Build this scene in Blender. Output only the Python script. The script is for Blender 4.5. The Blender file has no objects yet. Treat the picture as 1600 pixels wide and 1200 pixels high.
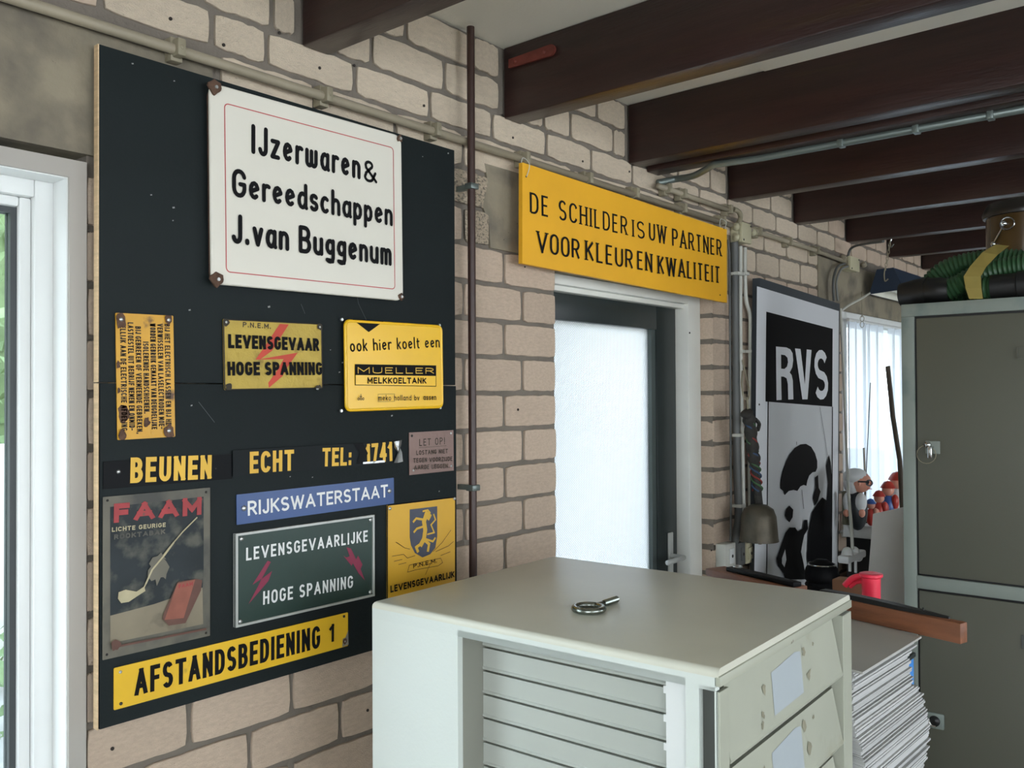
import bpy, bmesh, math, random
from mathutils import Vector, Matrix
random.seed(7)
S = bpy.context.scene
COL = S.collection
PI = math.pi

# ------------------------------------------------------------------ camera, sky, light, exposure
CAMH = 1.65
F = 1389.517
YAW, PIT, ROL = 0.869861, 0.01338, -0.0051957
fw = Vector((math.sin(YAW)*math.cos(PIT), math.cos(YAW)*math.cos(PIT), math.sin(PIT)))
rt = Vector((math.cos(YAW), -math.sin(YAW), 0))
up = rt.cross(fw)
r2 = rt*math.cos(ROL)+up*math.sin(ROL)
u2 = -rt*math.sin(ROL)+up*math.cos(ROL)
cd = bpy.data.cameras.new('camera'); cam = bpy.data.objects.new('camera', cd); COL.objects.link(cam)
cd.sensor_width = 36; cd.lens = F*36/1600; cd.clip_start = .02; cd.clip_end = 200
cam.matrix_world = Matrix(((r2.x, u2.x, -fw.x, 0), (r2.y, u2.y, -fw.y, 0), (r2.z, u2.z, -fw.z, CAMH), (0, 0, 0, 1)))
S.camera = cam
S.view_settings.view_transform = 'Standard'; S.view_settings.look = 'None'
S.view_settings.gamma = 1; S.view_settings.use_curve_mapping = False
S.view_settings.exposure = -0.1
S.cycles.max_bounces = 10; S.cycles.transparent_max_bounces = 16
S.cycles.sample_clamp_indirect = 6
S.cycles.use_denoising = True

wd = bpy.data.worlds.new('sky'); S.world = wd; wd.use_nodes = True
nt = wd.node_tree; bg = nt.nodes['Background']
tc = nt.nodes.new('ShaderNodeTexCoord'); sp = nt.nodes.new('ShaderNodeSeparateXYZ'); cr = nt.nodes.new('ShaderNodeValToRGB')
nt.links.new(tc.outputs['Generated'], sp.inputs[0]); nt.links.new(sp.outputs['Z'], cr.inputs[0]); nt.links.new(cr.outputs[0], bg.inputs[0])
cr.color_ramp.elements[0].color = (.88, .94, 1, 1); cr.color_ramp.elements[1].color = (.60, .77, 1, 1)
bg.inputs[1].default_value = 8

def area(name, loc, size, rot, energy, color):
    l = bpy.data.lights.new(name, 'AREA'); l.shape = 'RECTANGLE'; l.size, l.size_y = size
    l.energy = energy; l.color = color
    o = bpy.data.objects.new(name, l); COL.objects.link(o); o.location = loc; o.rotation_euler = rot
# added area lamp in the unseen back wall's opening, tops up the daylight
area('back_opening_fill', (-2.28, -1.5, 1.45), (2.4, 1.7), (0, -PI/2, 0), 20, (.88, .94, 1))

# ------------------------------------------------------------------ picture measuring: a pixel becomes a point on a real plane
WY = 1.47
def ray(px, py): return r2*((px-800)/F)+u2*((600-py)/F)+fw
def PY(px, py, Y=WY):
    d = ray(px, py); t = Y/d.y; return Vector((d.x*t, Y, d.z*t+CAMH))
def PX(px, py, X):
    d = ray(px, py); t = X/d.x; return Vector((X, d.y*t, d.z*t+CAMH))
def PZ(px, py, Z):
    d = ray(px, py); t = (Z-CAMH)/d.z; return Vector((d.x*t, d.y*t, Z))
def zr(z): return z+CAMH

# ------------------------------------------------------------------ materials
def s2l(c): return tuple(((v/255)/12.92 if v/255 <= .04045 else ((v/255+.055)/1.055)**2.4) for v in c)
MATS = {}
def mat(name, rgb, rough=.6, metal=0, var=.12, vscale=8, bump=0, bscale=40, spot=None, sscale=12, sthr=.62, ssoft=.04,
        rnd=0, stretch=(1, 1, 1), coat=0, spec=.5, fine=None):
    if name in MATS: return MATS[name]
    m = bpy.data.materials.new(name); m.use_nodes = True; n = m.node_tree.nodes; l = m.node_tree.links
    b = n['Principled BSDF']; b.inputs['Roughness'].default_value = rough; b.inputs['Metallic'].default_value = metal
    b.inputs['Coat Weight'].default_value = coat; b.inputs['Coat Roughness'].default_value = .16; b.inputs['Specular IOR Level'].default_value = spec
    tcn = n.new('ShaderNodeTexCoord'); mp = n.new('ShaderNodeMapping'); mp.inputs['Scale'].default_value = stretch
    l.new(tcn.outputs['Object'], mp.inputs[0])
    oi = n.new('ShaderNodeObjectInfo')
    ad = n.new('ShaderNodeVectorMath'); ad.operation = 'ADD'; l.new(mp.outputs[0], ad.inputs[0])
    mu = n.new('ShaderNodeMath'); mu.operation = 'MULTIPLY'; mu.inputs[1].default_value = 37; l.new(oi.outputs['Random'], mu.inputs[0]); l.new(mu.outputs[0], ad.inputs[1])
    ns = n.new('ShaderNodeTexNoise'); ns.inputs['Scale'].default_value = vscale; ns.inputs['Detail'].default_value = 5; l.new(ad.outputs[0], ns.inputs[0])
    c = s2l(rgb)
    mr = n.new('ShaderNodeMapRange'); mr.inputs[1].default_value = .3; mr.inputs[2].default_value = .7; mr.inputs[3].default_value = 1-var; mr.inputs[4].default_value = 1+var
    l.new(ns.outputs[0], mr.inputs[0])
    val = mr.outputs[0]
    if rnd:
        m2 = n.new('ShaderNodeMapRange'); m2.inputs[3].default_value = 1-rnd; m2.inputs[4].default_value = 1+rnd; l.new(oi.outputs['Random'], m2.inputs[0])
        m3 = n.new('ShaderNodeMath'); m3.operation = 'MULTIPLY'; l.new(val, m3.inputs[0]); l.new(m2.outputs[0], m3.inputs[1]); val = m3.outputs[0]
    vm = n.new('ShaderNodeVectorMath'); vm.operation = 'SCALE'; vm.inputs[0].default_value = c; l.new(val, vm.inputs['Scale'])
    out = vm.outputs[0]
    specs = []
    if spot: specs.append((spot, sscale, sthr, ssoft))
    if fine: specs.append(fine)
    for (sc_, ss, st, so) in specs:
        n2 = n.new('ShaderNodeTexNoise'); n2.inputs['Scale'].default_value = ss; n2.inputs['Detail'].default_value = 6; l.new(ad.outputs[0], n2.inputs[0])
        r = n.new('ShaderNodeMapRange'); r.inputs[1].default_value = st-so; r.inputs[2].default_value = st+so; l.new(n2.outputs[0], r.inputs[0])
        mx = n.new('ShaderNodeMix'); mx.data_type = 'RGBA'; l.new(r.outputs[0], mx.inputs[0]); l.new(out, mx.inputs[6]); mx.inputs[7].default_value = (*s2l(sc_), 1)
        out = mx.outputs[2]
    l.new(out, b.inputs['Base Color'])
    if bump:
        n3 = n.new('ShaderNodeTexNoise'); n3.inputs['Scale'].default_value = bscale; n3.inputs['Detail'].default_value = 6; l.new(ad.outputs[0], n3.inputs[0])
        bp = n.new('ShaderNodeBump'); bp.inputs['Strength'].default_value = bump; bp.inputs['Distance'].default_value = .004; l.new(n3.outputs[0], bp.inputs['Height']); l.new(bp.outputs[0], b.inputs['Normal'])
    MATS[name] = m; return m

brickM = mat('sand_lime_brick', (191, 171, 151), .85, var=.09, vscale=14, bump=.5, bscale=60, rnd=.07, spot=(150, 134, 116), sscale=35, sthr=.72, fine=((120, 104, 88), 90, .78, .02))
brickW = mat('whitewashed_brick', (206, 190, 168), .85, var=.07, vscale=10, bump=.8, bscale=45, rnd=.05, spot=(168, 154, 134), sscale=25, sthr=.7, fine=((90, 80, 70), 80, .79, .02))
brokenM = mat('broken_brick_face', (186, 170, 148), .95, var=.15, vscale=20, bump=1.6, bscale=25, spot=(130, 122, 108), sscale=14, sthr=.56)
mortarM = mat('grey_mortar', (116, 108, 98), .95, var=.12, vscale=12, bump=.8, bscale=80)
concM = mat('cast_concrete', (138, 129, 110), .9, var=.16, vscale=5, bump=.9, bscale=35, spot=(100, 94, 84), sscale=9, sthr=.6, ssoft=.12, fine=((60, 55, 50), 60, .74, .02))
ceilM = mat('cream_ceiling_board', (236, 232, 218), .6, var=.03, vscale=3, bump=.2, bscale=120)
woodD = mat('dark_stained_beam', (46, 25, 22), .38, var=.3, vscale=7, stretch=(6, .6, 6), bump=.3, bscale=30, coat=.16, spot=(64, 46, 24), sscale=2.2, sthr=.74, ssoft=.06)
whiteF = mat('white_window_paint', (226, 228, 226), .4, var=.02)
whiteD = mat('white_door_frame_paint', (222, 222, 214), .45, var=.04, bump=.1)
greenD = mat('dark_green_door_paint', (36, 44, 44), .4, var=.1, bump=.1)
boardM = mat('anthracite_board', (24, 31, 32), .7, spec=.25, var=.08, vscale=6, bump=.15, bscale=150, fine=((120, 124, 124), 45, .8, .01))
plyM = mat('plywood_edge', (206, 178, 140), .7, var=.15, vscale=20, stretch=(1, 1, 8))
enamelW = mat('white_enamel', (224, 220, 207), .22, var=.02, spot=(176, 164, 140), sscale=14, sthr=.74, ssoft=.03, bump=.05, bscale=10)
inkK = mat('black_ink', (15, 15, 17), .75, var=.1, spec=.2)
inkFade = mat('faded_black_ink', (52, 46, 36), .7, var=.2)
inkRed = mat('faded_red_line', (186, 70, 72), .5)
redBolt = mat('red_flash_paint', (198, 66, 44), .5, var=.15)
redBolt2 = mat('dark_red_flash_paint', (132, 44, 70), .5, var=.15)
rustM = mat('rust_brown', (92, 68, 54), .9, var=.35, vscale=60, bump=1, bscale=80)
yRust = mat('worn_yellow_enamel', (206, 154, 42), .38, var=.12, vscale=12, spot=(96, 66, 40), sscale=16, sthr=.66, ssoft=.03, bump=.2, bscale=20)
brass = mat('aged_yellow_plate', (184, 158, 70), .5, metal=.15, var=.12, vscale=14, spot=(120, 98, 46), sscale=22, sthr=.66, ssoft=.06, bump=.8, bscale=60)
yEn = mat('glossy_yellow_enamel', (236, 186, 22), .3, var=.03, coat=.1, bump=.12, bscale=14)
yFl = mat('yellow_sign_paint', (238, 176, 34), .5, var=.04, fine=((176, 120, 30), 5, .72, .03))
ySt = mat('yellow_strip_enamel', (230, 184, 44), .35, var=.07, vscale=7, spot=(168, 134, 50), sscale=20, sthr=.72)
yInk = mat('yellow_letter_ink', (224, 178, 62), .5, var=.08)
blackGl = mat('black_enamel', (12, 14, 17), .5, spec=.15, var=.1, bump=.2, bscale=12)
darkStrip = mat('dark_grey_enamel', (26, 31, 33), .6, spec=.2, var=.08, bump=.15, bscale=12)
silverM = mat('crumpled_bare_metal', (190, 192, 192), .28, metal=.9, var=.15, bump=1, bscale=40)
blueE = mat('blue_enamel', (34, 70, 126), .3, var=.05)
whiteInk = mat('white_letter_ink', (226, 228, 226), .5, var=.05)
greenE = mat('dark_green_plate', (40, 60, 54), .45, var=.08, bump=.15)
alu = mat('cast_aluminium_rim', (186, 188, 184), .5, metal=.3, var=.08)
copperE = mat('brown_engraved_plate', (134, 110, 102), .45, metal=.2, var=.1, bump=.3, bscale=90)
faamM = mat('weathered_tin', (104, 100, 88), .55, metal=.1, var=.25, vscale=9, spot=(70, 70, 66), sscale=10, sthr=.55, ssoft=.1, bump=.3)
faamD = mat('faded_dark_print', (42, 48, 51), .55, var=.3, vscale=9, spot=(88, 88, 80), sscale=26, sthr=.57, ssoft=.08, spec=.3)
faamT = mat('faded_sand_print', (132, 122, 102), .6, var=.18, vscale=9, spot=(110, 100, 84), sscale=26, sthr=.62, ssoft=.06)
faamR = mat('faded_red_print', (160, 60, 62), .6, var=.15, vscale=30, spot=(110, 80, 70), sscale=60, sthr=.66)
faamO = mat('faded_orange_print', (142, 84, 68), .6, var=.15, vscale=30)
faamO2 = mat('faded_brown_print', (98, 66, 56), .6, var=.15, vscale=30)
faamC = mat('faded_cream_print', (176, 166, 134), .6, var=.15, vscale=30)
screwM = mat('zinc_screw', (196, 198, 196), .35, metal=.8, var=.05)
screwD = mat('dark_screw', (60, 58, 56), .5, metal=.5)
pipeG = mat('beige_conduit_pvc', (150, 140, 120), .5, var=.08, bump=.2)
clipM = mat('old_conduit_clip', (140, 132, 110), .55, var=.15)
rodM = mat('brown_lacquered_pipe', (58, 38, 32), .4, var=.15, bump=.2)
galvM = mat('galvanised_pipe', (120, 130, 126), .38, metal=.6, var=.1)
cabG = mat('grey_cable', (120, 122, 118), .5)
cabW = mat('white_cable', (196, 196, 186), .5)
cabD = mat('dark_grey_duct', (92, 94, 92), .5)
boxM = mat('cream_junction_box', (186, 180, 150), .5, var=.06)
steelC = mat('grey_green_enamelled_steel', (208, 214, 208), .42, var=.02, vscale=4, bump=.08, bscale=200)
steelIn = mat('shaded_drawer_side_steel', (176, 180, 172), .5, var=.02)  # cabinet steel toned down, interior shade is in the colour
steelBand = mat('shaded_recess_steel', (140, 140, 130), .5, var=.02)  # darker still: shade of the return facing away from the window
steelTop = mat('worn_grey_steel_top', (206, 205, 190), .34, var=.05, vscale=5, bump=.12, bscale=30)
steelDr = mat('shaded_drawer_enamel', (166, 168, 152), .45, var=.04, vscale=8, spot=(150, 146, 124), sscale=7, sthr=.7, ssoft=.05, fine=((110, 104, 88), 16, .76, .01))  # same enamel as the sides, darkened for the weaker light on the fronts
paperL = mat('bluish_label_paper', (164, 172, 176), .7, var=.03)
glueM = mat('old_glue_residue', (140, 136, 116), .8, var=.25, vscale=40)
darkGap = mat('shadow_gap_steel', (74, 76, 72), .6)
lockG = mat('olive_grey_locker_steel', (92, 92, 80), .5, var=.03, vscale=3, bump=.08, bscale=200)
lockF = mat('grey_locker_frame', (134, 142, 134), .5, var=.04, spot=(116, 128, 124), sscale=5, sthr=.6)
blackP = mat('black_rubber', (24, 24, 24), .45)
hoseM = mat('green_hose_plastic', (50, 84, 54), .4, var=.1)
tapeM = mat('yellow_tape', (200, 180, 100), .55, var=.08, vscale=10)
drumM = mat('brown_drum_enamel', (74, 54, 24), .25, var=.15, coat=.3)
drumL = mat('dark_drum_lid', (40, 36, 32), .3, var=.1)
chromeM = mat('polished_zinc', (210, 212, 210), .2, metal=1, var=.03)
eyeM = mat('zinc_plated_steel', (150, 156, 150), .25, metal=1, var=.08)
woodO = mat('reddish_wood', (122, 76, 50), .5, var=.2, vscale=12, stretch=(1, 5, 5), bump=.3)
cardM = mat('brown_cardboard', (140, 104, 78), .8, var=.08)
sheetM = mat('newsprint_paper', (180, 180, 178), .85, var=.04, rnd=.10)
sheetT = mat('plain_paper_top', (176, 174, 168), .75, var=.03)
pinkP = mat('bright_red_plastic', (236, 50, 76), .35, var=.03)
blueP = mat('bright_blue_plastic', (60, 140, 220), .5)
panelM = mat('light_grey_laminate', (236, 233, 224), .6, var=.03)
navyM = mat('navy_lamp_enamel', (38, 52, 72), .4, var=.05)
lampW = mat('white_reflector', (230, 228, 214), .4)
bellM = mat('aged_bronze', (86, 80, 68), .5, metal=.55, var=.25, vscale=20, bump=.5)
ropeM = mat('dark_rope', (44, 42, 38), .8, var=.3, vscale=60, bump=1)
redAnchor = mat('red_lead_iron', (112, 50, 40), .6, var=.2, vscale=30, bump=.6)
skinM = mat('figurine_skin', (232, 164, 140), .3)
hairM = mat('figurine_white', (224, 226, 226), .3)
vestM = mat('figurine_dark', (42, 46, 50), .3)
figR = mat('figurine_red', (196, 66, 56), .3); figB = mat('figurine_blue', (64, 100, 170), .3)
gasket = mat('black_gasket', (60, 64, 66), .5)
floorM = mat('concrete_floor', (136, 132, 124), .6, var=.1, vscale=3)
plastM = mat('white_plaster', (214, 210, 200), .8, var=.03)
leafM = mat('garden_leaf', (112, 132, 88), .6, var=.2, rnd=.25)
lawnM = mat('garden_grass', (120, 150, 70), .9, var=.3, vscale=3)
fenceM = mat('pale_garden_wall', (214, 208, 198), .8, var=.05)
posterW = mat('poster_white', (222, 224, 228), .45, var=.01)
posterK = mat('poster_black', (14, 14, 16), .55, var=.02, spec=.08)
posterG = mat('poster_grey_gradient', (200, 202, 204), .45, var=.04, vscale=2)
frameK = mat('slate_frame', (58, 64, 70), .5, var=.06)

def special(name, build):
    m = bpy.data.materials.new(name); m.use_nodes = True; n = m.node_tree.nodes; l = m.node_tree.links
    for x in list(n):
        if x.type != 'OUTPUT_MATERIAL': n.remove(x)
    build(n, l, [x for x in n if x.type == 'OUTPUT_MATERIAL'][0]); return m
def _glass(n, l, o):
    t = n.new('ShaderNodeBsdfTransparent'); t.inputs[0].default_value = (.93, .96, .95, 1)
    g = n.new('ShaderNodeBsdfGlossy'); g.inputs['Roughness'].default_value = .02
    f = n.new('ShaderNodeLayerWeight'); f.inputs[0].default_value = .5; pw = n.new('ShaderNodeMath'); pw.operation = 'POWER'; pw.inputs[1].default_value = 5
    l.new(f.outputs['Facing'], pw.inputs[0]); mm = n.new('ShaderNodeMath'); mm.operation = 'MULTIPLY_ADD'; mm.inputs[1].default_value = .6; mm.inputs[2].default_value = .03; l.new(pw.outputs[0], mm.inputs[0])
    m = n.new('ShaderNodeMixShader'); l.new(mm.outputs[0], m.inputs[0]); l.new(t.outputs[0], m.inputs[1]); l.new(g.outputs[0], m.inputs[2]); l.new(m.outputs[0], o.inputs[0])
glassM = special('window_glass', _glass)
def _tex(n, l, o):
    tcn = n.new('ShaderNodeTexCoord'); sp = n.new('ShaderNodeSeparateXYZ'); l.new(tcn.outputs['Object'], sp.inputs[0])
    s = []
    ns = n.new('ShaderNodeTexNoise'); ns.inputs['Scale'].default_value = 9; l.new(tcn.outputs['Object'], ns.inputs[0])
    for ax, fr in (('X', 700), ('Z', 785)):
        a = n.new('ShaderNodeMath'); a.operation = 'MULTIPLY'; a.inputs[1].default_value = fr; l.new(sp.outputs[ax], a.inputs[0])
        b = n.new('ShaderNodeMath'); b.operation = 'SINE'; l.new(a.outputs[0], b.inputs[0]); s.append(b)
    ad = n.new('ShaderNodeMath'); ad.operation = 'MULTIPLY'; l.new(s[0].outputs[0], ad.inputs[0]); l.new(s[1].outputs[0], ad.inputs[1])
    bp = n.new('ShaderNodeBump'); bp.inputs['Strength'].default_value = .9; bp.inputs['Distance'].default_value = .003; l.new(ad.outputs[0], bp.inputs['Height'])
    rf = n.new('ShaderNodeBsdfRefraction'); rf.inputs['IOR'].default_value = 1.25; rf.inputs['Roughness'].default_value = .12; rf.inputs[0].default_value = (.74, .735, .74, 1); l.new(bp.outputs[0], rf.inputs['Normal'])
    mr = n.new('ShaderNodeMapRange'); mr.inputs[1].default_value = -1; mr.inputs[2].default_value = 1; mr.inputs[3].default_value = .5; mr.inputs[4].default_value = 1; l.new(ad.outputs[0], mr.inputs[0])
    cc = n.new('ShaderNodeCombineColor'); [l.new(mr.outputs[0], cc.inputs[i]) for i in range(3)]
    tl = n.new('ShaderNodeBsdfTranslucent'); l.new(cc.outputs[0], tl.inputs[0])
    gl = n.new('ShaderNodeBsdfGlossy'); gl.inputs['Roughness'].default_value = .15; l.new(bp.outputs[0], gl.inputs['Normal'])
    m = n.new('ShaderNodeMixShader'); m.inputs[0].default_value = .5; l.new(rf.outputs[0], m.inputs[1]); l.new(tl.outputs[0], m.inputs[2])
    m2 = n.new('ShaderNodeMixShader'); m2.inputs[0].default_value = .06; l.new(m.outputs[0], m2.inputs[1]); l.new(gl.outputs[0], m2.inputs[2]); l.new(m2.outputs[0], o.inputs[0])
texGlass = special('wired_obscure_glass', _tex)
def _curt(n, l, o):
    d = n.new('ShaderNodeBsdfDiffuse'); d.inputs[0].default_value = (.72, .73, .78, 1)
    tl = n.new('ShaderNodeBsdfTranslucent'); tl.inputs[0].default_value = (.60, .62, .68, 1)
    t = n.new('ShaderNodeBsdfTransparent')
    m = n.new('ShaderNodeMixShader'); m.inputs[0].default_value = .6; l.new(d.outputs[0], m.inputs[1]); l.new(tl.outputs[0], m.inputs[2])
    m2 = n.new('ShaderNodeMixShader'); m2.inputs[0].default_value = .1; l.new(m.outputs[0], m2.inputs[1]); l.new(t.outputs[0], m2.inputs[2]); l.new(m2.outputs[0], o.inputs[0])
curtM = special('sheer_curtain_cloth', _curt)

# ------------------------------------------------------------------ mesh helpers
def link(name, me, m=None, parent=None, smooth=False):
    o = bpy.data.objects.new(name, me); COL.objects.link(o)
    if m is not None and not me.materials: me.materials.append(m)
    if parent is not None: o.parent = parent
    if smooth:
        for p in me.polygons: p.use_smooth = True
    return o
def ob(name, bm, m, parent=None, smooth=False, auto=None):
    me = bpy.data.meshes.new(name)
    bmesh.ops.recalc_face_normals(bm, faces=bm.faces) if not getattr(bm, '_flat', False) and False else None
    if auto is not None:
        for e in bm.edges:
            if len(e.link_faces) == 2 and e.calc_face_angle(0) > math.radians(auto): e.smooth = False
        smooth = True
    bm.to_mesh(me); bm.free()
    return link(name, me, m, parent, smooth)
def new(): return bmesh.new()
def box(bm, lo, hi, bev=0):
    r = bmesh.ops.create_cube(bm, size=1); vs = r['verts']
    for v in vs:
        v.co = Vector([(lo[i]+hi[i])/2+v.co[i]*(hi[i]-lo[i]) for i in range(3)])
    if bev:
        es = list({e for v in vs for e in v.link_edges})
        bmesh.ops.bevel(bm, geom=es, offset=bev, segments=2, affect='EDGES', profile=.5)
    return vs
def B(name, lo, hi, m, parent=None, bev=0):
    bm = new(); box(bm, lo, hi, bev); return ob(name, bm, m, parent, auto=30 if bev else None)
def tube(bm, pts, rad, seg=10, cap=True, closed=False):
    pts = [Vector(p) for p in pts]; n = len(pts)
    rads = rad if isinstance(rad, (list, tuple)) else [rad]*n
    rings = []; prev = None
    for i, p in enumerate(pts):
        a = pts[(i-1) % n] if (i > 0 or closed) else p; b = pts[(i+1) % n] if (i < n-1 or closed) else p
        t = (b-a).normalized()
        if prev is None:
            ref = Vector((0, 0, 1)) if abs(t.z) < .9 else Vector((1, 0, 0)); nn = t.cross(ref).normalized()
        else: nn = (prev-t*prev.dot(t)).normalized()
        prev = nn; bb = t.cross(nn)
        rings.append([bm.verts.new(p+(nn*math.cos(2*PI*k/seg)+bb*math.sin(2*PI*k/seg))*rads[i]) for k in range(seg)])
    rng = range(n if closed else n-1)
    for i in rng:
        A, C = rings[i], rings[(i+1) % n]
        for k in range(seg): bm.faces.new((A[k], A[(k+1) % seg], C[(k+1) % seg], C[k]))
    if cap and not closed:
        bm.faces.new(rings[0][::-1]); bm.faces.new(rings[-1])
def smoothpath(pts, n=8):
    pts = [Vector(p) for p in pts]; out = []
    P = [pts[0]]+pts+[pts[-1]]
    for i in range(1, len(P)-2):
        for k in range(n):
            t = k/n; a, b, c, d = P[i-1], P[i], P[i+1], P[i+2]
            out.append(.5*((2*b)+(c-a)*t+(2*a-5*b+4*c-d)*t*t+(3*b-a-3*c+d)*t**3))
    out.append(pts[-1]); return out
def T_(name, pts, r, m, parent=None, seg=10):
    bm = new(); tube(bm, pts, r, seg); bmesh.ops.recalc_face_normals(bm, faces=bm.faces); return ob(name, bm, m, parent, auto=50)
def lathe(bm, prof, seg=28, c=(0, 0, 0)):
    rings = []
    for r, z in prof:
        rings.append([bm.verts.new((c[0]+r*math.cos(2*PI*k/seg), c[1]+r*math.sin(2*PI*k/seg), c[2]+z)) for k in range(seg)] if r > 1e-5 else [bm.verts.new((c[0], c[1], c[2]+z))])
    for A, C in zip(rings, rings[1:]):
        for k in range(seg):
            a, b = A[k % len(A)], A[(k+1) % len(A)]; c_, d = C[(k+1) % len(C)], C[k % len(C)]
            vs = []
            for v in (a, b, c_, d):
                if v not in vs: vs.append(v)
            if len(vs) > 2: bm.faces.new(vs)
    bmesh.ops.recalc_face_normals(bm, faces=bm.faces)
def ell(bm, c, r, seg=14, rot=None):
    g = bmesh.ops.create_uvsphere(bm, u_segments=seg, v_segments=seg//2+2, radius=1)
    for v in g['verts']:
        v.co = Vector((v.co.x*r[0], v.co.y*r[1], v.co.z*r[2]))
        if rot: v.co = rot @ v.co
        v.co += Vector(c)
def prism(bm, pts, y0, y1):
    """outline in x,z extruded from y0 (room side) to y1"""
    a = [bm.verts.new((p[0], y0, p[1])) for p in pts]; b = [bm.verts.new((p[0], y1, p[1])) for p in pts]
    fs = [bm.faces.new(a), bm.faces.new(b[::-1])]
    n = len(pts)
    for i in range(n): fs.append(bm.faces.new((a[i], b[i], b[(i+1) % n], a[(i+1) % n])))
    bmesh.ops.recalc_face_normals(bm, faces=fs)
def empty(name, loc, label, cat, group=None, rot=(0, 0, 0)):
    o = bpy.data.objects.new(name, None); COL.objects.link(o); o.location = loc; o.rotation_euler = rot; o.empty_display_size = .05
    return tag(o, label, cat, group)
def tag(o, label, cat, group=None):
    o['label'] = label; o['category'] = cat
    if group: o['group'] = group
    return o
def struct(o): o['kind'] = 'structure'; return o
def rr(x0, z0, x1, z1, r, n=5):
    out = []
    for cx, cz, a in ((x1-r, z1-r, 0), (x0+r, z1-r, 90), (x0+r, z0+r, 180), (x1-r, z0+r, 270)):
        for k in range(n+1):
            t = math.radians(a+90*k/n); out.append((cx+r*math.cos(t), cz+r*math.sin(t)))
    return out

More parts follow.
